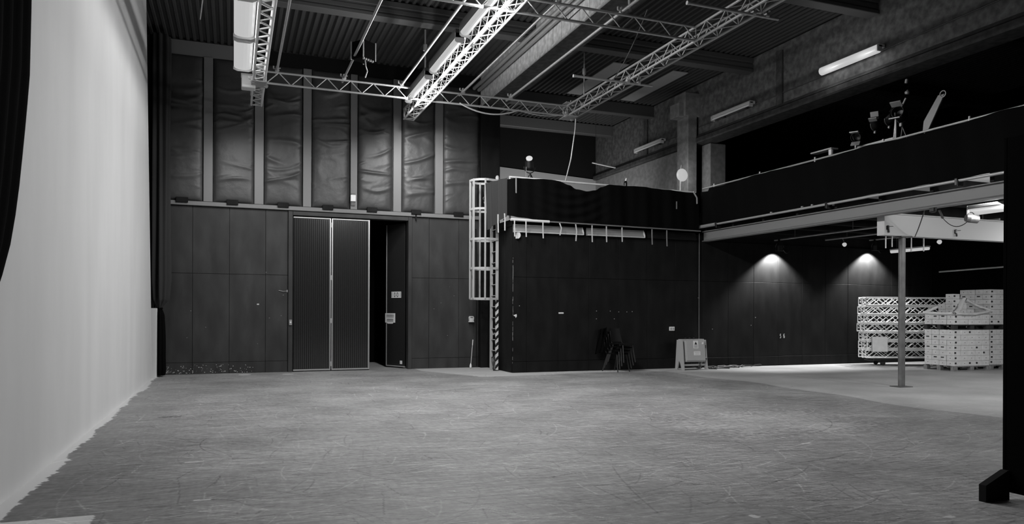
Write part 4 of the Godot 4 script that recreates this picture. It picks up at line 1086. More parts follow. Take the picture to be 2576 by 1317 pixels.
	obj("drop_cord", tube(S(), Vector3(-0.13, 0.35, 0.05), Vector3(-0.14, 0.05, 0.05), 0.008, 5).commit(), M.grey_plastic, sl)
	# flood lamp on a pole: lit
	var fl := thing("flood_lamp", "glaring flood lamp on a short pole at the railing's right end", "lamp", Vector3(11.31, 3.78, -16.85))
	obj("pole", tube(S(), Vector3.ZERO, Vector3(0, 1.36, 0), 0.03, 10).commit(), M.white_steel, fl)
	obj("housing", bx(S(), Vector3(0, 1.345, 0.05), Vector3(0.12, 0.05, 0.1), 0.015).commit(), M.white_steel, fl)
	obj("glowing_glass", lathe(S(), Vector3(0, 1.43, 0.07), Vector3(0, 0, 1), [[0.0, -0.075], [0.1, -0.065], [0.16, -0.03], [0.175, 0.0], [0.14, 0.05], [0.05, 0.072], [0.0, 0.075]], 20).commit(), M.glow_flood, fl)
	obj("lead", rope(S(), [Vector3(0.02, 1.5, -0.05), Vector3(0.05, 1.62, -0.08), Vector3(0.12, 1.75, -0.15)], 0.01, 5).commit(), M.white_plastic, fl)
	var ol := OmniLight3D.new(); ol.name = "flood_light"; ol.position = Vector3(11.31, 5.21, -16.78); ol.light_energy = E_FLOOD; ol.light_size = 0.05; ol.omni_range = 60; ol.omni_attenuation = 2.0; ol.shadow_enabled = true
	add_child(ol)
	var rt := thing("tube_lamp", "added unseen tube lamp on the flat roof behind the cloth, lighting the far wall", "lamp", Vector3(7.8, 3.78, -19.5))  # hidden lamp added only for the light on the far wall
	obj("trough", extrude(S(), PackedVector2Array([Vector2(0.06, 0), Vector2(-0.1, 0), Vector2(-0.1, 0.03), Vector2(0.02, 0.05), Vector2(0.02, 0.28), Vector2(0.06, 0.28)]), Vector3.ZERO, Vector3(0, 0, 1), Vector3.UP, Vector3(3.0, 0, 0)).commit(), M.white_steel, rt)
	obj("tube_cover", tube(S(), Vector3(0.03, 0.16, -0.02), Vector3(2.97, 0.16, -0.02), 0.03, 10).commit(), M.glow_tube, rt)
	var kn := thing("clamp_lamp", "small black lamp with a pale tip clamped on the railing's middle", "lamp", Vector3(9.54, 4.76, -16.72))
	obj("body", lathe(S(), Vector3.ZERO, Vector3.UP, [[0.0, 0.0], [0.05, 0.0], [0.05, 0.1], [0.028, 0.16], [0.0, 0.16]], 10).commit(), M.black_metal, kn)
	obj("tip", lathe(S(), Vector3(0, 0.16, 0), Vector3(0.2, 1, 0.2), [[0.0, 0.0], [0.025, 0.0], [0.022, 0.07], [0.0, 0.08]], 10).commit(), M.white_plastic, kn)
	tag(obj("barrel", lathe(S(), Vector3(8.62, 3.78, -17.6), Vector3.UP, [[0.0, 0.0], [0.3, 0.0], [0.3, 0.72], [0.26, 0.86], [0.16, 0.93], [0.0, 0.95]], 22).commit(), M.grey_plastic), "grey domed barrel top showing in the dip of the black cloth", "barrel")

# ------------------------------------------------------------------ small things on the walls
func build_wall_fittings():
	var z := -18.78
	var t := thing("sensor_box", "small white sensor box on the ledge stud above the folding door", "box", Vector3(2.82, 4.27, z + 0.06))
	obj("body", span(S(), Vector3(-0.065, 0, 0), Vector3(0.065, 0.17, 0.07), 0.008).commit(), M.white_plastic, t)
	obj("bracket", span(S(), Vector3(-0.05, -0.1, 0), Vector3(0.05, 0.0, 0.03)).commit(), M.black_metal, t)
	obj("cap", span(S(), Vector3(-0.05, 0.17, 0), Vector3(0.05, 0.2, 0.05), 0.006).commit(), M.black_metal, t)
	t = thing("soap_dispenser", "white wall dispenser with a dark slot near the ladder", "dispenser", Vector3(5.985, 1.22, z))
	obj("body", extrude(S(), PackedVector2Array([Vector2(-0.075, 0), Vector2(0.075, 0), Vector2(0.06, 0.035), Vector2(0.07, 0.12), Vector2(0.05, 0.16), Vector2(-0.05, 0.16), Vector2(-0.07, 0.12), Vector2(-0.06, 0.035)]), Vector3.ZERO, Vector3.RIGHT, Vector3.UP, Vector3(0, 0, 0.07)).commit(), M.white_plastic, t)
	obj("slot", bx(S(), Vector3(0.0, 0.125, 0.071), Vector3(0.07, 0.018, 0.004)).commit(), M.ink, t)
	t = thing("baton", "slim pale baton with a knobbed foot leaning on the wall by the dispenser", "baton", Vector3(5.9, 0.0, -18.5))
	obj("shaft", tube(S(), Vector3(0, 0.08, 0), Vector3(0.125, 0.74, -0.22), 0.012, 8).commit(), M.alu_dull, t)
	obj("knob", lathe(S(), Vector3(-0.012, 0.0, 0.01), Vector3(0.15, 1, -0.25), [[0.0, 0.0], [0.026, 0.01], [0.034, 0.05], [0.02, 0.11], [0.012, 0.14]], 10).commit(), M.white_plastic, t)
	obj("grip", tube(S(), Vector3(0.1, 0.6, -0.175), Vector3(0.126, 0.745, -0.222), 0.018, 8).commit(), M.alu_dull, t)
	t = thing("push_button", "small pale push-button box on the folding door's frame", "button", Vector3(1.315, 1.15, z + 0.05))
	obj("box", span(S(), Vector3(-0.035, 0, 0), Vector3(0.035, 0.135, 0.035), 0.006).commit(), M.grey_plastic, t)
	obj("button", tube(S(), Vector3(0, 0.07, 0.035), Vector3(0, 0.07, 0.045), 0.02, 10).commit(), M.white_plastic, t)
	t = thing("door_hook", "thin metal cabin hook on the panel left of the folding door", "hook", Vector3(1.24, 1.99, z))
	obj("plate", span(S(), Vector3(-0.012, -0.03, 0), Vector3(0.012, 0.03, 0.01), 0.003).commit(), M.alu_dull, t)
	obj("arm", rope(S(), [Vector3(0, 0, 0.015), Vector3(-0.1, -0.01, 0.02), Vector3(-0.2, 0.012, 0.015)], 0.006, 6).commit(), M.alu_dull, t)
	z = -16.77
	t = thing("bulkhead_lamp", "small white half-round bulkhead lamp at the partition's upper corner", "lamp", Vector3(6.54, 3.3, z))
	obj("body", extrude(S(), PackedVector2Array([Vector2(-0.05, 0), Vector2(0.0, 0.0), Vector2(0.04, 0.04), Vector2(0.05, 0.085), Vector2(0.04, 0.13), Vector2(0.0, 0.17), Vector2(-0.05, 0.17)]), Vector3.ZERO, Vector3.RIGHT, Vector3.UP, Vector3(0, 0, 0.09)).commit(), M.white_plastic, t)
	obj("arm", tube(S(), Vector3(-0.12, 0.24, 0.06), Vector3(0.0, 0.16, 0.05), 0.014, 6).commit(), M.white_plastic, t)
	tag(obj("label_plate", bx(S(), Vector3(7.73, 1.475, z + 0.003), Vector3(0.14, 0.035, 0.006), 0.002).commit(), M.white_plastic), "narrow white label plate alone in the middle of the partition", "plate")
	t = thing("wall_patch", "ragged white scrap of paper near the partition's left edge", "paper", Vector3(6.49, 1.4, z + 0.001))
	obj("scrap", extrude(S(), PackedVector2Array([Vector2(-0.04, 0.0), Vector2(-0.045, 0.02), Vector2(0.0, 0.035), Vector2(0.035, 0.045), Vector2(0.04, -0.01), Vector2(0.012, -0.05), Vector2(0.0, -0.015)]), Vector3.ZERO, Vector3.RIGHT, Vector3.UP, Vector3(0, 0, 0.002)).commit(), M.white_plastic, t)
	t = thing("wall_socket", "white double socket on the partition above the grey stand", "socket", Vector3(10.99, 1.01, z))
	obj("plate", span(S(), Vector3(-0.08, 0, 0), Vector3(0.08, 0.11, 0.03), 0.006).commit(), M.white_plastic, t)
	for sx in [-0.035, 0.035]: obj("outlet", bx(S(), Vector3(sx, 0.055, 0.03), Vector3(0.045, 0.06, 0.006), 0.002).commit(), M.alu_dull, t)
	t = thing("wall_conduit", "thin steel conduit running down the partition where the mezzanine begins", "conduit", Vector3(11.84, 0.7, z + 0.03))
	obj("pipe", tube(S(), Vector3.ZERO, Vector3(0, 2.95, 0), 0.014, 8).commit(), M.steel_dark, t)
	obj("clip", bx(S(), Vector3(0, 1.2, -0.015), Vector3(0.05, 0.03, 0.03), 0.004).commit(), M.steel_dark, t)
	# stencilled number on the wall
	var font := SystemFont.new(); font.font_names = PackedStringArray(["Droid Sans"])
	var num := thing("wall_number", "white stencilled number 56 on the dark wall left of the truss stack", "number", Vector3(14.69, 0.84, z + 0.002))
	for i in 2:
		var tm := TextMesh.new(); tm.text = ["5", "6"][i]; tm.font = font; tm.font_size = 64; tm.pixel_size = 0.0021; tm.depth = 0.003
		obj("digit", tm, M.white_plastic, num, Transform3D(Basis().scaled(Vector3(0.72, 1.25, 1)), Vector3(-0.06 + 0.125 * i, 0, 0)))

# ------------------------------------------------------------------ distribution box on its A-frame
func build_distribution_box():
	var t := thing("distribution_stand", "grey power distribution cabinet on an A-frame stand with two white labels", "cabinet", Vector3(10.94, 0, -16.3))
	# left end: A-frame plate with an arch cut at the foot
	var a := PackedVector2Array([Vector2(-0.02, 0), Vector2(0.08, 0), Vector2(0.13, 0.17), Vector2(0.17, 0.23), Vector2(0.21, 0.17), Vector2(0.28, 0.0), Vector2(0.38, 0), Vector2(0.29, 0.78), Vector2(0.05, 0.78)])
	obj("end_frame", extrude(S(), a, Vector3(0.0, 0, -0.2), Vector3(0, 0, 1), Vector3.UP, Vector3(0.03, 0, 0)).commit(), M.distro_grey, t)
	obj("end_frame", extrude(S(), a, Vector3(0.72, 0, -0.2), Vector3(0, 0, 1), Vector3.UP, Vector3(0.03, 0, 0)).commit(), M.distro_grey, t)
	var tilt := Basis(Vector3(1, 0, 0), -0.1)
	obj("cabinet", bx(S(), Vector3(0.4, 0.48, 0.02), Vector3(0.62, 0.56, 0.2), 0.012, tilt).commit(), M.distro_grey, t)
	obj("door", bx(S(), tilt * Vector3(0, 0, 0.11) + Vector3(0.4, 0.48, 0.02), Vector3(0.58, 0.5, 0.03), 0.006, tilt).commit(), M.distro_grey, t)
	obj("top_bar", span(S(), Vector3(0.02, 0.76, -0.12), Vector3(0.74, 0.8, 0.02), 0.006).commit(), M.distro_grey, t)
	obj("foot_bar", span(S(), Vector3(0.03, 0.1, 0.06), Vector3(0.73, 0.15, 0.1), 0.006).commit(), M.distro_grey, t)
	var fz := tilt * Vector3(0, 0, 0.127) + Vector3(0.4, 0.48, 0.02)
	var place := func(x: float, y: float, lift: float) -> Vector3: return fz + tilt * Vector3(x, y, lift)
	var l1 := obj("label", bx(S(), place.call(0.0, 0.17, 0.0), Vector3(0.15, 0.2, 0.004), 0.0, tilt).commit(), M.white_plastic, t)
	l1.set_meta("label", "white warning label with a triangle")
	var st := S()
	extrude(st, PackedVector2Array([Vector2(-0.045, 0), Vector2(0.045, 0), Vector2(0, 0.075)]), place.call(0.0, 0.17, 0.003), Vector3.RIGHT, tilt.y, tilt.z * 0.002)
	for k in 3: bx(st, place.call(0.0, 0.145 - 0.024 * k, 0.003), Vector3(0.11, 0.008, 0.002), 0.0, tilt)
	obj("print", st.commit(), M.ink, l1)
	var l2 := obj("label", bx(S(), place.call(0.03, -0.06, 0.0), Vector3(0.2, 0.1, 0.004), 0.0, tilt).commit(), M.white_plastic, t)
	l2.set_meta("label", "white stencilled text patch")
	st = S()
	for k in 2: bx(st, place.call(0.03, -0.04 - 0.04 * k, 0.003), Vector3(0.16 - 0.02 * k, 0.01, 0.002), 0.0, tilt)
	obj("print", st.commit(), M.distro_grey, l2)
	obj("hasp", bx(S(), place.call(0.22, 0.2, 0.0), Vector3(0.05, 0.05, 0.02), 0.006, tilt).commit(), M.white_plastic, t)
	obj("latch", bx(S(), place.call(0.3, 0.12, -0.02), Vector3(0.05, 0.09, 0.04), 0.01, tilt).commit(), M.black_plastic, t)
	obj("latch", bx(S(), place.call(0.3, -0.2, -0.02), Vector3(0.05, 0.07, 0.04), 0.01, tilt).commit(), M.black_plastic, t)
	obj("handle_slot", bx(S(), Vector3(0.045, 0.6, -0.02), Vector3(0.04, 0.12, 0.09), 0.01, Basis(Vector3.UP, 0.3)).commit(), M.black_plastic, t)
	for k in 3: obj("inlet", tube(S(), Vector3(0.2 + 0.13 * k, 0.78, -0.05), Vector3(0.2 + 0.13 * k, 0.84, -0.05), 0.028, 10).commit(), M.black_plastic, t)
	obj("drop_lead", rope(S(), [Vector3(0.3, 0.2, 0.05), Vector3(0.31, 0.09, 0.09), Vector3(0.5, 0.04, 0.12), Vector3(0.56, 0.17, 0.08), Vector3(0.6, 0.04, 0.12)], 0.014, 6).commit(), M.black_plastic, t)
	st = S()
	for k in 4:
		var pts := []
		for i in 26:
			var u := i / 25.0
			pts.append(Vector3(11.8 + u * (0.6 + 0.5 * k) + 0.06 * sin(u * 9 + k * 2), 0.016 + 0.012 * k * (1.0 if i % 5 else 0.4), -16.25 - 0.05 * k - 0.25 * u * (k * 0.4) + 0.09 * sin(u * 7.0 + k)))
		rope(st, pts, 0.016, 6)
	tag(obj("floor_cable", st.commit(), M.black_plastic), "black cables lying on the floor right of the grey stand", "cable")

# ------------------------------------------------------------------ stacked chairs
func build_chairs():
	var c := Node3D.new(); c.name = numbered("stacking_chair"); add_child(c)
	tag(c, "bottom chair of the small stack of black chairs", "chair", "stacked black chairs")
	var seat := func(u: float, v: float) -> Vector3: return Vector3(lerpf(-0.2, 0.2, u), 0.445 + 0.02 * pow(absf(2 * u - 1), 2.0) - 0.02 * pow(v, 3.0), lerpf(-0.2, 0.22, v))
	obj("seat", sheet(10, 10, seat, 0.012), M.chair_plastic, c)
	var back := func(u: float, v: float) -> Vector3: return Vector3(lerpf(-0.2, 0.2, u) * (1.0 - 0.1 * v), 0.5 + 0.34 * v, -0.2 - 0.09 * v - 0.035 * (1.0 - pow(2 * u - 1, 2.0)))
	obj("backrest", sheet(10, 10, back, 0.012), M.chair_plastic, c)
	for sx in [-1.0, 1.0]:
		obj("leg", rope(S(), [Vector3(sx * 0.17, 0.43, 0.17), Vector3(sx * 0.21, 0.0, 0.24)], 0.015, 8).commit(), M.chair_leg, c)
		obj("leg", rope(S(), [Vector3(sx * 0.17, 0.43, -0.16), Vector3(sx * 0.22, 0.0, -0.29)], 0.015, 8).commit(), M.chair_leg, c)
		obj("back_bar", rope(S(), [Vector3(sx * 0.17, 0.43, -0.16), Vector3(sx * 0.19, 0.52, -0.22), Vector3(sx * 0.16, 0.78, -0.28)], 0.012, 8).commit(), M.chair_plastic, c)
	c.transform = Transform3D(Basis(Vector3.UP, 0.3), Vector3(9.1, 0, -16.36))
	var names := ["second chair up in the small stack of black chairs", "third chair up in the small stack of black chairs", "topmost chair of the small stack of black chairs, seat catching light"]
	for k in 3:
		var d := copy(c, names[k])
		d.position = c.position + Vector3(0.03 * (k + 1), 0.082 * (k + 1), 0.045 * (k + 1))
	# a dark coat thrown over the backs
	var f := func(u: float, v: float) -> Vector3:
		var a := lerpf(-1.0, 1.0, u)
		return Vector3(8.84 + 0.1 * a - 0.1 * v + 0.02 * sin(u * 17.0), 1.08 - 0.62 * v + 0.03 * a, -16.62 + 0.05 * a + 0.02 * sin(u * 13.0 + v * 3.0))
	tag(obj("dark_coat", sheet(24, 14, f, 0.015), M.soot_black), "black cloth coat hanging behind the stacked chairs' backrests", "coat")

# ------------------------------------------------------------------ kit on the mezzanine, spotlights under it
func par_can(called: String, label: String, at: Vector3, aim: Vector3, size: float, pale: bool) -> Node3D:
	var t := thing(called, label, "lamp", at, 0.0, "stored stage lamps on the mezzanine")
	var a := aim.normalized()
	obj("can", lathe(S(), Vector3.ZERO, a, [[0.0, -0.3 * size], [0.2 * size, -0.3 * size], [0.28 * size, -0.1 * size], [0.3 * size, 0.5 * size], [0.27 * size, 0.5 * size], [0.2 * size, 0.1 * size], [0.0, 0.05 * size]], 14).commit(), M.black_metal, t)
	obj("yoke", ring(S(), Vector3.ZERO, Vector3(0, 0, 1), 0.4 * size, 0.04 * size, PI * 0.95, PI * 2.05, 10, 5).commit(), M.steel_dark, t)
	obj("clamp", bx(S(), Vector3(0, -0.48 * size, 0), Vector3(0.14, 0.2, 0.14) * size, 0.01).commit(), M.alu_dull, t)
	var f := frame_of(a)
	for k in 2:
		var side := f.y if k == 0 else -f.y
		obj("barn_door", bx(S(), a * 0.66 * size + side * 0.34 * size, Vector3(0.5 * size, 0.02, 0.34 * size), 0.0, Basis(f.x, (f.y + a * 0.4 * (-1.0 if k == 0 else 1.0)).normalized(), f.x.cross((f.y + a * 0.4 * (-1.0 if k == 0 else 1.0)).normalized()))).commit(), M.alu_dull if pale else M.black_metal, t)
	return t

func build_mezzanine_kit():
	var x := 12.25
	var rk := thing("lamp_rack", "low black rack of stage lamps with a pale front bar on the mezzanine", "rack", Vector3(x, 4.2, -11.9))
	obj("upright", tube(S(), Vector3(0, 0, 0.1), Vector3(0, 0.98, 0.1), 0.02, 8).commit(), M.alu_dull, rk)
	obj("upright", tube(S(), Vector3(0, 0, 1.1), Vector3(0, 1.1, 1.1), 0.02, 8).commit(), M.alu_dull, rk)
	obj("front_bar", span(S(), Vector3(-0.03, 0.74, 0.16), Vector3(0.03, 0.8, 1.06), 0.008).commit(), M.alu, rk)
	obj("deck", span(S(), Vector3(-0.02, 0.5, 0.1), Vector3(0.5, 0.55, 1.1)).commit(), M.matt_black, rk)
	obj("mesh_panel", span(S(), Vector3(0.02, 0.1, 0.15), Vector3(0.04, 0.72, 1.05)).commit(), M.matt_black, rk)
	obj("castor", lathe(S(), Vector3(0, 0.68, 0.2), Vector3(1, 0, 0), [[0, -0.02], [0.05, -0.02], [0.05, 0.02], [0, 0.02]], 10).commit(), M.grey_plastic, rk)
	par_can("stage_lamp", "stored stage lamp with pale flaps at the rack's far end", Vector3(x, 5.22, -11.75), Vector3(-0.7, -0.3, 0.4), 0.34, true)
	par_can("stage_lamp", "second stored lamp on the mezzanine rack, tilted upright", Vector3(x + 0.05, 5.36, -11.35), Vector3(-0.5, 0.6, 0.3), 0.3, true)
	par_can("stage_lamp", "third stored lamp, mostly in the dark behind the rack", Vector3(x + 0.1, 5.4, -11.05), Vector3(-0.2, 0.3, 0.9), 0.3, false)
	par_can("stage_lamp", "stored lamp with white panels on the tall stand right of the rack", Vector3(x, 5.4, -10.68), Vector3(-0.8, 0.1, 0.3), 0.4, true)
	var ts := thing("lamp_stand", "tall folded lamp stand leaning over the mezzanine rack", "stand", Vector3(x, 4.2, -10.85))
	obj("mast", rope(S(), [Vector3(0, 0.7, 0), Vector3(0.0, 1.15, 0.05), Vector3(0.0, 1.5, 0.28)], 0.02, 8).commit(), M.alu_dull, ts)
	obj("knob", lathe(S(), Vector3(0, 1.56, 0.3), Vector3(0, 1, 0.2), [[0, 0], [0.04, 0.01], [0.05, 0.05], [0, 0.1]], 10).commit(), M.alu_dull, ts)
	obj("knob", lathe(S(), Vector3(0, 1.78, 0.28), Vector3(0, 1, 0.2), [[0, 0], [0.03, 0.01], [0.03, 0.08], [0, 0.1]], 10).commit(), M.alu_dull, ts)
	for k in 3: obj("leg", tube(S(), Vector3(0, 0.95, 0.2), Vector3([0.1, -0.1, 0.25][k], 0, [-0.05, 0.15, 0.45][k]), 0.014, 6).commit(), M.steel_dark, ts)
	obj("spreader", tube(S(), Vector3(0.02, 0.5, 0.1), Vector3(0.1, 0.5, 0.32), 0.01, 6).commit(), M.steel_dark, ts)
	var rf := thing("reflector", "narrow folded reflector panel leaning back at the right of the lamps", "reflector", Vector3(x, 4.95, -10.2))
	obj("panel", extrude(S(), PackedVector2Array([Vector2(0.0, 0.0), Vector2(0.1, 0.0), Vector2(0.42, 0.62), Vector2(0.3, 0.62), Vector2(0.02, 0.2)]), Vector3.ZERO, Vector3(0.1, 0, 1).normalized(), Vector3.UP, Vector3(0.03, 0, 0)).commit(), M.grey_plastic, rf)
	obj("top_loop", ring(S(), Vector3(0.03, 0.62, 0.4), Vector3(1, 0, 0), 0.06, 0.012, 0, TAU, 12, 5).commit(), M.alu_dull, rf)
	obj("foot", tube(S(), Vector3(0, 0, 0.05), Vector3(0, -0.75, 0.0), 0.015, 6).commit(), M.steel_dark, rf)
	tag(obj("pale_batten", span(S(), Vector3(x - 0.03, 4.84, -9.75), Vector3(x + 0.03, 4.9, -9.2), 0.006).commit(), M.alu_dull), "pale batten lying on the guard rail right of the lamp rack", "batten")
	var sb := thing("shelf_bracket", "small flat shelf on a pale block at the rack's left", "shelf", Vector3(11.93, 4.9, -12.7))
	obj("shelf", span(S(), Vector3(-0.05, 0.1, 0), Vector3(0.15, 0.13, 0.6), 0.004).commit(), M.alu_dull, sb)
	obj("block", span(S(), Vector3(-0.03, -0.02, 0.5), Vector3(0.03, 0.1, 0.58), 0.006).commit(), M.white_steel, sb)
	# spotlights that wash the partition
	var sp := [[14.35, 3.32, "first black spotlight under the mezzanine, washing the wall left of centre", "first"], [17.9, 3.45, "second black spotlight under the mezzanine, washing the wall by the post", "second"]]
	for i in 2:
		var p := Vector3(sp[i][0], sp[i][1], -16.5)
		var t := thing("spot_lamp", sp[i][2], "lamp", p, 0.0, "spotlights under the mezzanine")
		obj("can", lathe(S(), Vector3(0, 0.02, 0.0), Vector3(0, -1, -0.05), [[0.0, -0.16], [0.07, -0.16], [0.1, -0.05], [0.105, 0.1], [0.095, 0.1], [0.06, 0.0], [0.0, -0.02]], 16).commit(), M.black_metal, t)
		obj("yoke", ring(S(), Vector3(0, 0.02, 0), Vector3(0, 0, 1), 0.14, 0.012, 0.0, PI, 12, 5).commit(), M.steel_dark, t)
		obj("hook_clamp", bx(S(), Vector3(0, 0.2, 0), Vector3(0.06, 0.12, 0.08), 0.012).commit(), M.black_metal, t)
		obj("lead", rope(S(), sag(Vector3(0.06, 0.06, 0.02), Vector3(0.5, -0.08, -0.2), 0.1), 0.01).commit(), M.black_plastic, t)
		var l := SpotLight3D.new(); l.name = "spot_light"; l.position = p + Vector3(0, -0.09, -0.01); l.light_energy = E_SPOT; l.spot_angle = 58; l.spot_angle_attenuation = 0.5; l.light_size = 0.03
		l.spot_range = 40; l.spot_attenuation = 2.0; l.shadow_enabled = true; l.rotation_degrees = Vector3(-70, 0, 0)
		add_child(l, true)
	for q in [[16.2, 3.45, -16.0, "mini lit spotlight on the middle pipe between the two big ones", 3.62], [17.3, 3.38, -13.9, "mini lit spotlight at the end of the small tube lamp", 3.98]]:
		var t := thing("mini_spot", q[3], "lamp", Vector3(q[0], q[1], q[2]), 0.0, "mini spotlights in the store")
		obj("bulb", lathe(S(), Vector3.ZERO, Vector3(-0.3, -0.3, 1), [[0, -0.04], [0.045, -0.03], [0.06, 0.03], [0, 0.05]], 12).commit(), M.glow_flood, t)
		obj("arm", rope(S(), [Vector3(0, 0.02, -0.04), Vector3(0.06, 0.08, -0.06), Vector3(0.0, 0.17, -0.06), Vector3(0.0, q[4] - q[1], -0.06)], 0.012, 6).commit(), M.steel_dark, t)

# ------------------------------------------------------------------ the store: truss stack, pallets of cartons
func pallet(label: String, at: Transform3D, w: float, d: float, m: Material):
	var t := thing("pallet", label, "pallet", Vector3.ZERO, 0.0, "pallets in the store"); t.transform = at
	for k in 5: obj("deck_board", span(S(), Vector3(0, 0.105, -d * k / 4.35 - 0.1), Vector3(w, 0.13, -d * k / 4.35), 0.003).commit(), m, t)
	for k in 3: obj("bottom_board", span(S(), Vector3(0, 0, -(d - 0.1) * k / 2.0 - 0.1), Vector3(w, 0.02, -(d - 0.1) * k / 2.0), 0.002).commit(), m, t)
	for i in 3:
		for j in 3: obj("block", span(S(), Vector3((w - 0.13) * i / 2.0, 0.02, -(d - 0.1) * j / 2.0 - 0.1), Vector3((w - 0.13) * i / 2.0 + 0.13, 0.105, -(d - 0.1) * j / 2.0)).commit(), m, t)

var ORD := ["first", "second", "third", "fourth", "fifth", "sixth", "seventh", "eighth"]

func carton(base: Transform3D, x: float, y: float, z: float, label: String, group: String, s: Vector3, mark: int):
	var c: Node3D
	if mark == 0: c = copy(protos[0], label, group)
	else: c = copy(protos[mark], label, group)
	var j := Vector3(rng.randf_range(-0.006, 0.006), 0, rng.randf_range(-0.006, 0.006))
	c.transform = base * Transform3D(Basis(Vector3.UP, rng.randf_range(-0.012, 0.012)), Vector3(x + s.x / 2, y, -z - s.z / 2) + j)
	c.visible = true

var protos := []

func make_cartons(s: Vector3):
	for m in 4:
		var t := Node3D.new(); t.name = "carton_master"; add_child(t)
		tag(t, "", "carton")
		obj("body", span(S(), Vector3(-s.x / 2 + 0.003, 0.001, -s.z / 2 + 0.003), Vector3(s.x / 2 - 0.003, s.y - 0.003, s.z / 2 - 0.003), 0.005).commit(), M.carton, t)
		var marks := [[0.0, 0.5, 0.016, 0.016], [-1.0, 0.5, 0.016, 0.016]]
		if m == 1: marks = [[0.02, 0.5, 0.018, 0.018], [-1.0, 0.6, 0.09, 0.03]]
		elif m == 2: marks = [[-0.07, 0.55, 0.06, 0.045], [-1.0, 0.5, 0.018, 0.018]]
		for q in marks:
			var face := bx(S(), Vector3(q[0], s.y * q[1], s.z / 2), Vector3(q[2], q[3], 0.004)) if q[0] > -0.9 else bx(S(), Vector3(-s.x / 2, s.y * q[1], 0.0), Vector3(0.004, q[3], q[2]))
			obj("printed_mark", face.commit(), M.carton_mark, t)
		t.name = "carton"; protos.append(t)

func stack_cartons(base: Transform3D, y0: float, rows: int, nx: int, nz: int, s: Vector3, what: String, fill_top: bool):
	for r in rows:
		for i in nx:
			for k in nz:
				if i > 0 and k > 0 and not (fill_top and r == rows - 1): continue
				var face := ""
				if k == 0 and i == 0: face = "at the near corner"
				elif k == 0: face = "front side, %s from the corner" % ORD[i]
				elif i == 0: face = "left side, %s from the corner" % ORD[k]
				else: face = "inside, %s across, %s deep" % [ORD[i], ORD[k]]
				var m := 0
				if k == 0 and i == 0: m = 2
				elif r % 2 == 1 and i == 0: m = 1 if rng.randf() < 0.8 else 0
				elif rng.randf() < 0.1: m = 2
				carton(base, i * s.x, y0 + r * s.y, k * s.z, "pale carton, %s row, %s, %s" % [ORD[r], face, what], "cartons, " + what, s, m)

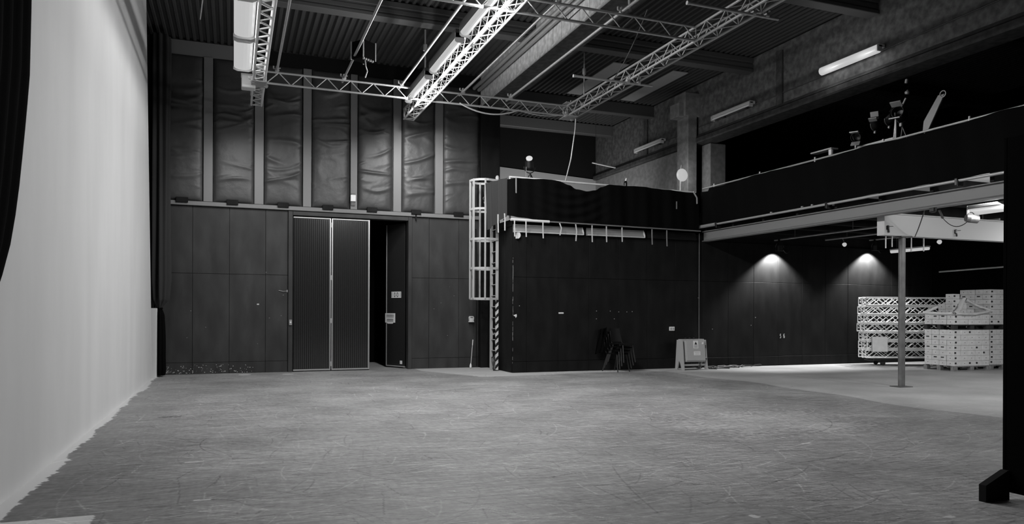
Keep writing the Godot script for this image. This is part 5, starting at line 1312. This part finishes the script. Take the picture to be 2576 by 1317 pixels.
func build_store():
	# stack of stored trusses on a dolly
	var o := Transform3D(Basis(Vector3(0.93, 0, 0.367).normalized(), Vector3.UP, Vector3(-0.367, 0, 0.93).normalized()), Vector3(17.0, 0, -15.95))
	var d := thing("dolly", "low black wheeled dolly under the stack of stored trusses", "dolly"); d.transform = o
	obj("frame", span(S(), Vector3(0.2, 0.13, -0.6), Vector3(3.0, 0.2, 0.0), 0.01).commit(), M.black_metal, d)
	for i in 2:
		for j in 2: obj("wheel", lathe(S(), Vector3(0.5 + 2.0 * i, 0.07, -0.08 - 0.42 * j), Vector3(0, 0, 1), [[0, -0.02], [0.07, -0.02], [0.07, 0.02], [0, 0.02]], 12).commit(), M.black_plastic, d)
	var h := 0.252
	var proto: Node3D
	var lv := ["bottom", "second", "third", "fourth", "fifth", "sixth", "top"]
	for k in 7:
		for j in 2:
			var lab := "stored aluminium truss, %s layer of the stack, %s row" % [lv[k], "front" if j == 0 else "rear"]
			var t: Node3D
			if proto == null:
				proto = thing("stored_truss", lab, "truss", Vector3.ZERO, 0.0, "stored trusses in the stack")
				truss(proto, 3.0, 0.212, true, M.stack_white, 0.27, false, 0.019)
				for e in [0.0, 3.0]: obj("end_plate", bx(S(), Vector3(0, 0.1, e), Vector3(0.05, 0.05, 0.03)).commit(), M.white_steel, proto)
				t = proto
			else: t = copy(proto, lab)
			var off := Vector3(rng.randf_range(-0.05, 0.05), 0.226 + k * h, -0.14 - 0.29 * j)
			t.transform = o * Transform3D(Basis(Vector3.UP, PI / 2), off)
	var b := thing("square_board", "square pale board leaning on the truss stack's lower left", "board"); b.transform = o * Transform3D(Basis(Vector3(1, 0, 0), -0.03), Vector3(0.13, 0.4, 0.05))
	obj("sheet", span(S(), Vector3(0, 0, 0), Vector3(0.44, 0.43, 0.018), 0.003).commit(), M.carton, b)
	obj("edge_tape", span(S(), Vector3(0, 0, -0.01), Vector3(-0.012, 0.43, 0.02)).commit(), M.grey_plastic, b)
	# pallets
	var s := Vector3(0.25, 0.135, 0.225)
	make_cartons(s)
	var pa := Transform3D(Basis(Vector3.UP, -0.04), Vector3(17.5, 0, -13.62))
	pallet("wooden pallet on the floor under the front stack of cartons", pa, 1.28, 0.92, M.pallet_wood)
	stack_cartons(pa, 0.132, 7, 5, 4, s, "front stack below the black band", false)
	pallet("dark pallet between lower and upper cartons of the front stack", pa * Transform3D(Basis(), Vector3(0, 1.08, 0)), 1.28, 0.92, M.dark_pallet)
	stack_cartons(pa, 1.213, 2, 5, 4, s, "front stack above the black band", true)
	for q in [[1, 1, 0], [2, 1, 0], [1, 2, 0], [2, 2, 0], [3, 1, 0], [3, 2, 0], [1, 1, 1], [2, 1, 1], [1, 2, 1], [2, 2, 1], [1, 1, 2], [2, 1, 2], [1, 1, 3]]:
		carton(pa, q[0] * s.x - 0.03, 1.213 + (2 + q[2]) * s.y, q[1] * s.z, "loose pale carton in the peak of the front stack, %s layer, %s across, %s deep" % [ORD[q[2]], ORD[q[0] - 1], ORD[q[1] - 1]], "cartons in the peak of the front stack", s, 2 if q[0] == 1 else 0)
	var pb := Transform3D(Basis(Vector3.UP, -0.03), Vector3(18.98, 0, -13.72))
	pallet("wooden pallet on the floor under the rear stack by the black flat", pb, 1.0, 0.92, M.pallet_wood)
	stack_cartons(pb, 0.132, 7, 3, 4, s, "rear stack below the black band", false)
	pallet("dark pallet between lower and upper cartons of the rear stack", pb * Transform3D(Basis(), Vector3(0, 1.08, 0)), 1.0, 0.92, M.dark_pallet)
	stack_cartons(pb, 1.213, 7, 3, 4, s, "rear stack above the black band", true)
	for p in protos: remove_child(p); p.queue_free()
	# crumpled film over the front stack
	var fm := thing("film_wrap", "crumpled white plastic film over the peak of the front carton stack", "film"); fm.transform = pa
	var runs := [[Vector3(0.0, 1.5, 0.02), Vector3(0.3, 1.62, -0.1), Vector3(0.5, 1.82, -0.2), Vector3(0.58, 1.9, -0.22)], [Vector3(0.62, 1.88, -0.2), Vector3(0.9, 1.72, -0.12), Vector3(1.26, 1.6, -0.02)], [Vector3(0.0, 1.5, 0.01), Vector3(0.5, 1.49, 0.03), Vector3(0.9, 1.52, 0.03), Vector3(1.27, 1.58, 0.0)], [Vector3(-0.01, 1.5, 0.0), Vector3(-0.02, 1.5, -0.45), Vector3(0.0, 1.53, -0.9)], [Vector3(0.0, 1.53, -0.9), Vector3(0.3, 1.7, -0.7), Vector3(0.5, 1.85, -0.5)]]
	var nz := FastNoiseLite.new(); nz.seed = 3; nz.frequency = 2.2
	for r in runs:
		var cv := Curve3D.new()
		for i in r.size():
			var tn: Vector3 = (r[mini(i + 1, r.size() - 1)] - r[maxi(i - 1, 0)]) * 0.18
			cv.add_point(r[i], -tn, tn)
		var L := cv.get_baked_length()
		var f := func(u: float, v: float) -> Vector3:
			var c := cv.sample_baked(v * L); var dd := cv.sample_baked(minf(v * L + 0.01, L)) - cv.sample_baked(maxf(v * L - 0.01, 0.0))
			var fr := frame_of(dd); var a := -u * TAU
			var rr := 0.05 + 0.03 * nz.get_noise_3d(c.x * 3.0 + cos(a) * 0.6, c.y * 3.0 + sin(a) * 0.6, v * 4.0)
			return c + (fr.x * cos(a) * 1.3 + fr.y * sin(a) * 0.7) * rr
		obj("fold", sheet(14, 26, f), M.film, fm)

# ------------------------------------------------------------------ foreground: black flat and near drape
func build_foreground():
	var fl := thing("black_flat", "tall free-standing black flat cutting off the right edge of view", "flat", Vector3(5.86, 0, -4.1))
	obj("board", span(S(), Vector3(0, 0.06, 0), Vector3(0.05, 2.93, 3.0), 0.004).commit(), M.soot_black, fl)
	obj("frame", span(S(), Vector3(0.0, 0.06, -0.03), Vector3(0.07, 2.93, 0.0), 0.004).commit(), M.soot_black, fl)
	obj("foot", extrude(S(), PackedVector2Array([Vector2(0, 0), Vector2(-0.27, 0), Vector2(-0.27, 0.135), Vector2(-0.02, 0.235), Vector2(0, 0.235)]), Vector3(0.0, 0, -0.03), Vector3.RIGHT, Vector3.UP, Vector3(0, 0, 0.06)).commit(), M.matt_black, fl)
	obj("foot", extrude(S(), PackedVector2Array([Vector2(0, 0), Vector2(-0.27, 0), Vector2(-0.27, 0.135), Vector2(-0.02, 0.235), Vector2(0, 0.235)]), Vector3(0.0, 0, 2.8), Vector3.RIGHT, Vector3.UP, Vector3(0, 0, 0.06)).commit(), M.matt_black, fl)
	obj("brace", tube(S(), Vector3(0.07, 2.0, 1.5), Vector3(0.9, 0.03, 1.5), 0.02, 8).commit(), M.black_metal, fl)
	# near drape on the left, hem drawn back and up
	var edge := [[1.3, -5.3], [1.72, -5.75], [1.99, -5.975], [2.29, -6.12], [2.747, -6.27], [3.224, -6.406], [3.834, -6.442], [7.8, -6.5]]
	var f := func(u: float, v: float) -> Vector3:
		var y := lerpf(1.3, 7.8, v)
		var z1 := -6.44
		for i in edge.size() - 1:
			if y >= edge[i][0] and y <= edge[i + 1][0]: z1 = lerpf(edge[i][1], edge[i + 1][1], (y - edge[i][0]) / (edge[i + 1][0] - edge[i][0]))
		var z := lerpf(z1, -4.2, u)
		return Vector3(-1.45 + 0.035 * sin(u * 60.0 + v * 2.0) * (0.4 + 0.6 * v), y, z)
	tag(obj("stage_drape", sheet(90, 30, f, 0.004), M.black_drape), "black drape hanging before the white wall at the left edge", "drape")
